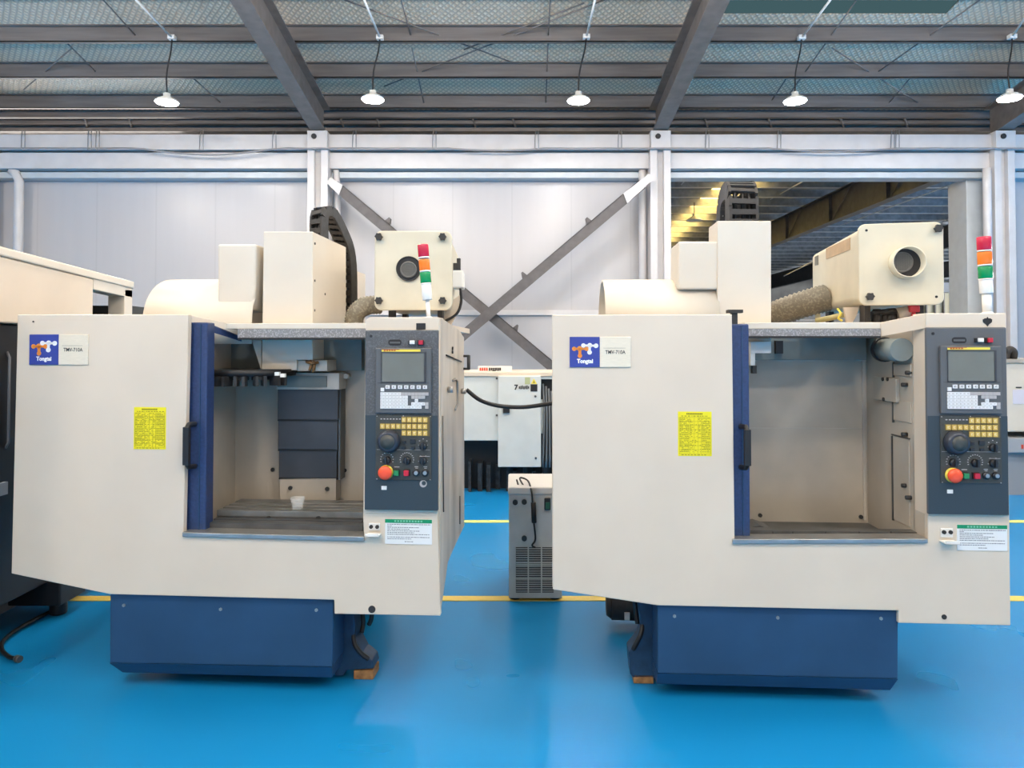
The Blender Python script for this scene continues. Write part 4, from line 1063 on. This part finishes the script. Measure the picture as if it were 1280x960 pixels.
# unlit lamps in the neighbouring hall
for px, py, lab in ((1028, 271, 'unlit white pendant lamp in the dark neighbouring hall, left of the right mist collector'), (868, 276, 'unlit pendant lamp in the neighbouring hall, in front of the yellow roof light'), (1190, 278, 'unlit pendant lamp in the neighbouring hall, at the right edge of the opening')):
    b_ = at(px, py, 21); r = thing('pendant_lamp', lab, 'ceiling lamp', b_, group='unlit lamps in the neighbouring hall')
    bm = NB(); lathe(bm, [(.24, 0), (.22, .03), (.12, .10), (.06, .13), (.05, .2), (.02, .22)], b_, 24); world_obj('shade', bm, STEELS, r)
    bm = NB(); tube(bm, [b_+Vector((0, 0, .2)), Vector((b_.x, b_.y, HCAM+HA+.05))], .012, 6); world_obj('cord', bm, BLACK, r)
# crane-like machine parts and windows at the far right of the opening
r = thing('crane_girder', 'pale crane girder in the neighbouring hall, right of the right mist collector', 'crane', at(1195, 420, 22).xy.to_3d())
bm = NB(); a, b_ = at(1150, 365, 22), at(1206, 352, 22)
prism(bm, [(a.x, a.z), (at(1196, 365, 22).x, at(1196, 365, 22).z), (at(1216, 356, 22).x, at(1216, 356, 22).z), (at(1216, 346, 22).x, at(1216, 346, 22).z), (at(1195, 353, 22).x, at(1195, 353, 22).z), (a.x, at(1150, 354, 22).z)], 22, 22.4); world_obj('girder', bm, STEELW, r)
bm = NB(); p = at(1150, 352, 22.1); q = at(1216, 341, 22.1); box(bm, p.x, q.x, 22.1, 22.3, at(1180, 351, 22.1).z, at(1180, 349, 22.1).z); world_obj('rail', bm, RAFT, r)
bm = NB(); box(bm, q.x, q.x+.3, 22, 22.4, 0, p.z); box(bm, a.x-3, a.x-2.7, 22, 22.4, 0, p.z); box(bm, a.x-3, a.x+.05, 22.05, 22.35, at(1150, 364, 22).z, at(1150, 355, 22).z); world_obj('leg', bm, STEELS, r)
m = bpy.data.materials.new('daylit_pane'); m.use_nodes = True; nt = m.node_tree
tr = nt.nodes.new('ShaderNodeBsdfTranslucent'); tr.inputs['Color'].default_value = (.85, .75, .5, 1); nt.links.new(tr.outputs[0], nt.nodes['Material Output'].inputs[0])
bm = NB(); p, q = at(1160, 388, 30), at(1216, 366, 30); z0 = HCAM+.4
box(bm, p.x-.4, p.x+6, 30.2, 30.3, 0, q.z); w = struct('window_board', bm, mat('window_yellow', (.50, .44, .30), .6))  # opaque board, its yellow stands in for daylight in the windows
bm = NB()
for k in range(9): box(bm, p.x+.0+k*.36, p.x+.05+k*.36, 30.12, 30.2, 0, q.z)
for zz in (1.8, 2.3, 2.9): box(bm, p.x-.4, p.x+6, 30.12, 30.2, zz, zz+.05)
struct('trim_%d' % tn, bm, RAFT); tn += 1
bm = NB(); box(bm, 4, 14, 35, 35.4, HCAM+1.5, HCAM+2.2); struct('trim_%d' % tn, bm, mat('far_beam', (.50, .49, .48), .5)); tn += 1
bm = NB(); box(bm, 4, 14, 33, 33.3, HCAM+1.22, HCAM+1.30); struct('trim_%d' % tn, bm, STEELW); tn += 1

# ------------------------------------------------------------------ grey chiller in the gap
Yh = atz(668, 752, 0).y
r = thing('chiller_unit', 'grey louvred chiller standing on the blue floor between the two machines', 'chiller', (at(668, 752, Yh).x, Yh+.25, 0))
X = lambda x: at(x, 680, Yh).x
Z = lambda y: at(668, y, Yh).z
bm = NB(); box(bm, X(636), X(702.5), Yh, Yh+.5, Z(748), Z(617)); cab = world_obj('cabinet', bm, GREY, r, bevel=.006)
bm = NB(); box(bm, X(635), X(703), Yh-.01, Yh+.51, Z(618.5), Z(608.5)); world_obj('lid', bm, CHTOP, r, bevel=.012, seg=3)
bm = NB(); box(bm, X(644.5), X(693), Yh-.003, Yh+.0, Z(740.5), Z(684)); world_obj('louvre_recess', bm, DARK, r)
for x0, x1 in ((645, 659.6), (661, 676), (677.6, 692.5)):
    bm = NB()
    for k in range(20):
        y = 685+k*2.78; th = 1.9 if k in (6, 7, 13) else .9
        box(bm, X(x0), X(x1), Yh-.012, Yh-.003, Z(y+th), Z(y))
    world_obj('louvre_panel', bm, SLAT, r)
bm = NB()
for x in (644, 660.3, 676.8, 692.8): box(bm, X(x-.8), X(x+.8), Yh-.013, Yh-.002, Z(741), Z(683.5))
world_obj('louvre_frame', bm, GREY, r)
for x, y in ((644, 627.5), (655.3, 627), (655.3, 672.5)):
    bm = NB(); c = Vector((X(x), Yh, Z(y))); cyl(bm, c-Vector((0, .02, 0)), c, .017); world_obj('port_cap', bm, BLACK, r)
bm = NB(); box(bm, X(680.5), X(688), Yh-.02, Yh, Z(637), Z(622)); world_obj('isolator_switch', bm, BLACK, r, bevel=.004)
bm = NB(); box(bm, X(682), X(687), Yh-.03, Yh-.02, Z(635), Z(627)); world_obj('green_rocker', bm, mat('rocker', (.02, .10, .05), .4), r)
bm = NB(); tube(bm, spline([(X(646), Yh+.1, Z(604)+.005), (X(650), Yh+.05, Z(613)), (X(657), Yh+.02, Z(613)), (X(650), Yh+.15, Z(603)), (X(660), Yh+.1, Z(604)), (X(664), Yh-.02, Z(612)), (X(665.5), Yh-.03, Z(625)), (X(667), Yh-.03, Z(650)), (X(669), Yh-.03, Z(672)), (X(665), Yh-.03, Z(680)), (X(669), Yh-.03, Z(683))], 6), .006, 6)
tube(bm, [(X(666.5), Yh-.03, Z(627)), (X(667.5), Yh-.03, Z(652))], .016, 8); world_obj('power_lead', bm, BLACK, r)
bm = NB()
for x in (644, 694):
    for dy in (.06, .44): cyl(bm, (X(x), Yh+dy, 0), (X(x), Yh+dy, Z(747)), .035, seg=14)
world_obj('foot', bm, BLACK, r)

# ------------------------------------------------------------------ white cabinet machine farther back
Yk = 8.3
r = thing('machine_cabinet', 'white electrical cabinet of a machine farther back, framed by the gap between the machines', 'electrical cabinet', (at(632, 600, Yk).x, Yk+.4, 0))
X = lambda x: at(x, 520, Yk).x
Z = lambda y: at(632, y, Yk).z
bm = NB(); box(bm, X(560), X(625), Yk, Yk+1.0, Z(551), Z(470)); world_obj('cabinet_body', bm, CABW, r, bevel=.01)
bm = NB(); box(bm, X(560), X(708), Yk-.02, Yk+1.0, Z(470.5), Z(465)); world_obj('cabinet_top', bm, CREAM, r, bevel=.006)
bm = NB(); box(bm, X(622.6), X(676), Yk-.06, Yk+.6, Z(583), Z(469.5)); dd = world_obj('cabinet_door', bm, CABW, r, bevel=.01)
DI = r.location
def wsub(nm, bm, m, par):
    bmesh.ops.translate(bm, verts=bm.verts, vec=-Vector(DI)); return obj(nm, bm, m, par)
Yd = Yk-.06
bm = NB(); box(bm, X(629), X(637), Yd-.03, Yd, Z(515.5), Z(508)); wsub('door_lock', bm, BLACK, dd)
bm = NB()
for x, y in ((669, 495), (669.5, 571.5)): cyl(bm, (X(x), Yd-.015, Z(y)), (X(x), Yd, Z(y)), .012)
for y in (473, 519): cyl(bm, (X(621), Yk-.015, Z(y)), (X(621), Yk, Z(y)), .012)
wsub('door_screw', bm, STEELD, dd)
bm = NB(); box(bm, X(663), X(671.5), Yd-.004, Yd, Z(489), Z(480)); wsub('black_sticker', bm, BLACK, dd)
bm = NB(); prism(bm, [(X(663.5), Z(479.5)), (X(671), Z(479.5)), (X(667.2), Z(473))], Yd-.004, Yd); wsub('warning_sticker', bm, PLATEY, dd)
bm = NB(); prism(bm, [(X(666.5), Z(478.5)), (X(668), Z(478.5)), (X(667.4), Z(475))], Yd-.006, Yd-.004); wsub('warning_print', bm, INK, dd)
bm = NB(); box(bm, X(656), X(662.5), Yd-.004, Yd, Z(480), Z(471.5)); wsub('pale_sticker', bm, mat('sticker_olive', (.42, .46, .25), .5), dd)
bm = NB(); text_bm(bm, '7', .075, X(645), Yd-.002, Z(484), 1, .004)
for k in range(7): box(bm, X(648.5+k*1.9), X(649.9+k*1.9), Yd-.003, Yd, Z(485.5+.6*(k % 2)), Z(482.5-.5*(k % 3)))
wsub('door_marking', bm, INK, dd)
bm = NB(); box(bm, X(596), X(640), Yk+.3, Yk+.34, Z(466), Z(458.5)); sg = world_obj('top_sign', bm, WHITEP, r)
bm = NB()
for k in range(4): box(bm, X(598+k*2.8), X(600+k*2.8), Yk+.295, Yk+.3, Z(464.3), Z(460.5))
wsub('red_lettering', bm, mat('lettering_red', (.6, .06, .03), .5), sg)
bm = NB()
for k in range(6): box(bm, X(610+k*2.7), X(612.2+k*2.7), Yk+.295, Yk+.3, Z(464.5-.4*(k % 2)), Z(460.5))
box(bm, X(614.5), X(619), Yk+.28, Yk+.3, Z(467), Z(464)); wsub('black_lettering', bm, INK, sg)
bm = NB(); box(bm, X(545), X(708), Yk+.35, Yk+1.4, .0, Z(551)); world_obj('dark_base', bm, MACHD, r)
bm = NB(); box(bm, X(677), X(708), Yk+.1, Yk+1, Z(560), Z(470)); world_obj('rear_casing', bm, MACHD, r)
bm = NB(); box(bm, X(676.6), X(679.5), Yk+.02, Yk+.1, Z(542), Z(500)); box(bm, X(676), X(700), Yk, Yk+.1, Z(474), Z(470)); world_obj('casing_edge', bm, CABW, r)
bm = NB(); rnd = random.Random(2)
for k in range(10):
    x = 583+k*12+rnd.uniform(-2, 2); h = rnd.uniform(8, 22)
    box(bm, X(x), X(x+rnd.uniform(3, 7)), Yk+.1+rnd.uniform(0, .2), Yk+.4, .0, Z(600-h))
world_obj('support_foot', bm, mat('foot_dark', (.022, .026, .032), .5, noise=.6, nscale=20), r)
bm = NB()
for k in range(6):
    x = 679+k*3.5; tube(bm, spline([(X(x), Yk+.05, Z(480+k*3)), (X(x+1), Yk+.0, Z(520)), (X(x-.5+k), Yk+.05, Z(585))], 5), .012, 6)
world_obj('hose_bundle', bm, mat('hose_grey', (.16, .17, .18), .5), r)

# ------------------------------------------------------------------ far-left machine
XS = -2.75
def S(px, py): p = atx(px, py, XS); return (p.y, p.z)
ya = 3.0; ye = S(166, 352)[0]; yc = S(117, 352)[0]
z_top = lambda y: S(0, 308)[1]+(S(165, 352)[1]-S(0, 308)[1])*(y-S(0, 308)[0])/(ye-S(0, 308)[0])
zs = S(8, 404)[1]
r = thing('machine_tool', 'cream topped dark machine at the left edge, beside the left machining center', 'machine tool', (XS-.5, 4.3, 0))
bm = NB(); prismx(bm, [(ya, zs), (yc, zs), (yc, z_top(yc)-.05), (ya, z_top(ya)-.05)], XS-1.1, XS); cv_ = world_obj('top_cover', bm, CREAM, r, bevel=.01)
bm = NB(); prismx(bm, [(ya, z_top(ya)-.05), (ye, z_top(ye)-.05), (ye, z_top(ye)), (ya, z_top(ya))], XS-1.12, XS+.012); world_obj('cover_rim', bm, CREAM2, r, bevel=.008)
yp = S(156, 370)[0]; bm = NB(); box(bm, XS-.12, XS, yp, ye, 1.5, z_top(ye)-.06); prismx(bm, [(yc, z_top(yc)-.12), (yc, z_top(yc)-.04), (ye, z_top(ye)-.04), (ye, z_top(ye)-.12)], XS-.1, XS); world_obj('end_frame', bm, CREAM2, r, bevel=.006)
bm = NB(); box(bm, XS-1.0, XS-.06, ya, ye+.25, .23, zs-.002); sd = world_obj('lower_body', bm, MACHD, r, bevel=.008)
bm = NB(); prismx(bm, [(ya, S(0, 607)[1]), (S(19, 607)[0], S(0, 607)[1]), (S(19, 607)[0], S(0, 623)[1]), (ya, S(0, 623)[1])], XS-.07, XS-.04); world_obj('grey_band', bm, BANDG, r)
bm = NB(); h0, h1 = atx(12, 440, XS-.045), atx(11, 560, XS-.045); tube(bm, [(XS-.06, h0.y, h0.z), (XS-.045, h0.y, h0.z-.03), (XS-.045, h0.y, h1.z+.03), (XS-.06, h0.y, h1.z)], .007, 8); world_obj('door_handle', bm, mat('handle_grey', (.16, .165, .18), .4), r)
bm = NB(); box(bm, XS-.9, XS-.42, ya+.2, ye, 0, .235); world_obj('plinth', bm, BLACK, r)
bm = NB(); q = S(60, 747); box(bm, XS-.30, XS+.02, 4.45, 4.72, .09, .24); cyl(bm, (XS-.07, 4.58, 0), (XS-.07, 4.58, .1), .05); world_obj('outrigger_foot', bm, MACHD, r, bevel=.01)
bm = NB(); p = at(117, 382, 5.35); q = at(158, 395, 5.35); box(bm, XS-.5, q.x+.02, 5.35, 5.8, .16, p.z); world_obj('rear_unit', bm, mat('rear_unit', (.03, .032, .032), .6), r)
bm = NB(); pts = [atz(66, 763, .012), atz(40, 776, .012), atz(15, 791, .012), atz(3, 803, .012), atz(3, 813, .012), atz(11, 821, .018), atz(20, 823, .018)]
tube(bm, spline(pts, 6), .011, 8); o = obj('loose_hose', bm, BLACK, origin=pts[3]); tag(o, 'black loose hose lying on the floor at the lower left edge', 'hose')
bm = NB(); d = (pts[-1]-pts[-2]).normalized(); cyl(bm, pts[-1], pts[-1]+d*.03, .018, seg=14); bmesh.ops.translate(bm, verts=bm.verts, vec=-o.location); obj('hose_fitting', bm, STEELD, o)

# ------------------------------------------------------------------ machine at the right edge
Yr = 8.2
r = thing('machine_enclosure', 'cream machine enclosure with looped black hoses on top, at the right edge', 'machine tool', (at(1300, 590, Yr).x, Yr+.6, 0))
X = lambda x: at(x, 500, Yr).x
Z = lambda y: at(1280, y, Yr).z
bm = NB(); box(bm, X(1256), X(1400), Yr, Yr+1.4, Z(540), Z(453)); world_obj('enclosure', bm, CREAM2, r, bevel=.015)
bm = NB(); box(bm, X(1256), X(1400), Yr-.02, Yr+1.2, Z(453.5), Z(449)); world_obj('top_panel', bm, SIDE, r)
bm = NB(); box(bm, X(1256), X(1400), Yr-.06, Yr+1.2, Z(565), Z(547)); bd = world_obj('grey_band', bm, BANDG, r, bevel=.006)
bm = NB(); box(bm, X(1256), X(1400), Yr+.05, Yr+1.2, .0, Z(566)); world_obj('lower_body', bm, mat('lower_grey', (.30, .31, .33), .5), r)
bm = NB()
for k in range(3): box(bm, X(1271+4*k), X(1273.5+4*k), Yr-.065, Yr-.06, Z(560-k), Z(555+k))
bmesh.ops.translate(bm, verts=bm.verts, vec=-r.location); obj('red_lettering', bm, mat('lettering_red', (.6, .06, .03)), bd)
bm = NB(); box(bm, X(1266), X(1290), Yr-.004, Yr, Z(505), Z(487)); world_obj('paper_notice', bm, mat('paper_lilac', (.62, .60, .68), .5), r)
bm = NB(); box(bm, X(1270), X(1277), Yr-.004, Yr, Z(485), Z(483.5)); world_obj('badge', bm, INK, r)
for k in range(3):
    x = 1259+k*10.5; bm = NB(); tube(bm, spline([(X(x), Yr+.3, Z(452)), (X(x+1.5), Yr+.3, Z(442)), (X(x+6), Yr+.3, Z(437)), (X(x+11), Yr+.3, Z(441)), (X(x+13), Yr+.35, Z(452))], 6), .042, 12); world_obj('looped_hose', bm, DARK, r)
# ------------------------------------------------------------------ light
def area(name, loc, rot, sx, sy, power, col=(1, .885, .75), shape='RECTANGLE'):
    l = bpy.data.lights.new(name, 'AREA'); l.shape = shape; l.size = sx
    if shape in ('RECTANGLE', 'ELLIPSE'): l.size_y = sy
    l.energy = power; l.color = col
    o = bpy.data.objects.new(name, l); COL.objects.link(o); o.location = loc; o.rotation_euler = rot; return o
# the further rows of high-bay lamps of the same hall, over and behind the camera
for yy in (7.2, 4.0, .8, -2.4, -5.6):
    for xx in (-8.2, -5.0, -1.95, 1.1, 4.2, 7.3):
        area('high_bay_light', (xx, yy, HCAM+3.55), (0, 0, 0), .32, .32, ROW_POWER*(1.2 if yy > 5 else .8 if yy > 3 else 1.2), shape='DISK')
# point lights added at the lamp rows to brighten the roof
for yy in (10.4, 7.2, 4.0, .8, -2.4):
    for xx in (-8.2, -5.0, -1.95, 1.1, 4.2, 7.3):
        if yy > 10: continue
        l = bpy.data.lights.new('added_glow', 'POINT'); l.energy = GLOW*(.9 if yy > 5 else .65 if yy > 3 else 1.0); l.shadow_soft_size = .16; l.color = (1, .885, .75)
        o = bpy.data.objects.new('added_glow', l); COL.objects.link(o); o.location = (xx, yy, HCAM+3.62)
# sun on the roof lights, and an added area light brightening the neighbouring hall
l = bpy.data.lights.new('sun', 'SUN'); l.energy = SUN; l.angle = .05; o = bpy.data.objects.new('sun', l); COL.objects.link(o); o.rotation_euler = (math.radians(18), math.radians(10), 0); o.location = (0, 0, 20)
area('annex_fill', (28.5, 28, 2.6), (math.radians(90), 0, math.radians(90)), 26, 3.6, ANNEX_POWER, (.92, .96, 1))
# unseen area light added behind the camera to brighten the machine fronts
area('front_fill', (0, -8.5, 2.9), (math.radians(90), 0, 0), 22, 4.6, FRONT_POWER, (1, .92, .80))
w = bpy.data.worlds.new('world'); scene.world = w; w.use_nodes = True
bg = w.node_tree.nodes['Background']; bg.inputs[0].default_value = (1, .94, .86, 1); bg.inputs[1].default_value = WORLD
vs = scene.view_settings; vs.view_transform = 'Standard'; vs.look = 'None'; vs.exposure = EXPO; vs.gamma = 1; vs.use_curve_mapping = False
cy = scene.cycles
cy.max_bounces = 8; cy.diffuse_bounces = 4; cy.glossy_bounces = 3; cy.transmission_bounces = 6; cy.transparent_max_bounces = 6
cy.sample_clamp_indirect = 6; cy.caustics_reflective = False; cy.caustics_refractive = False; cy.use_denoising = True
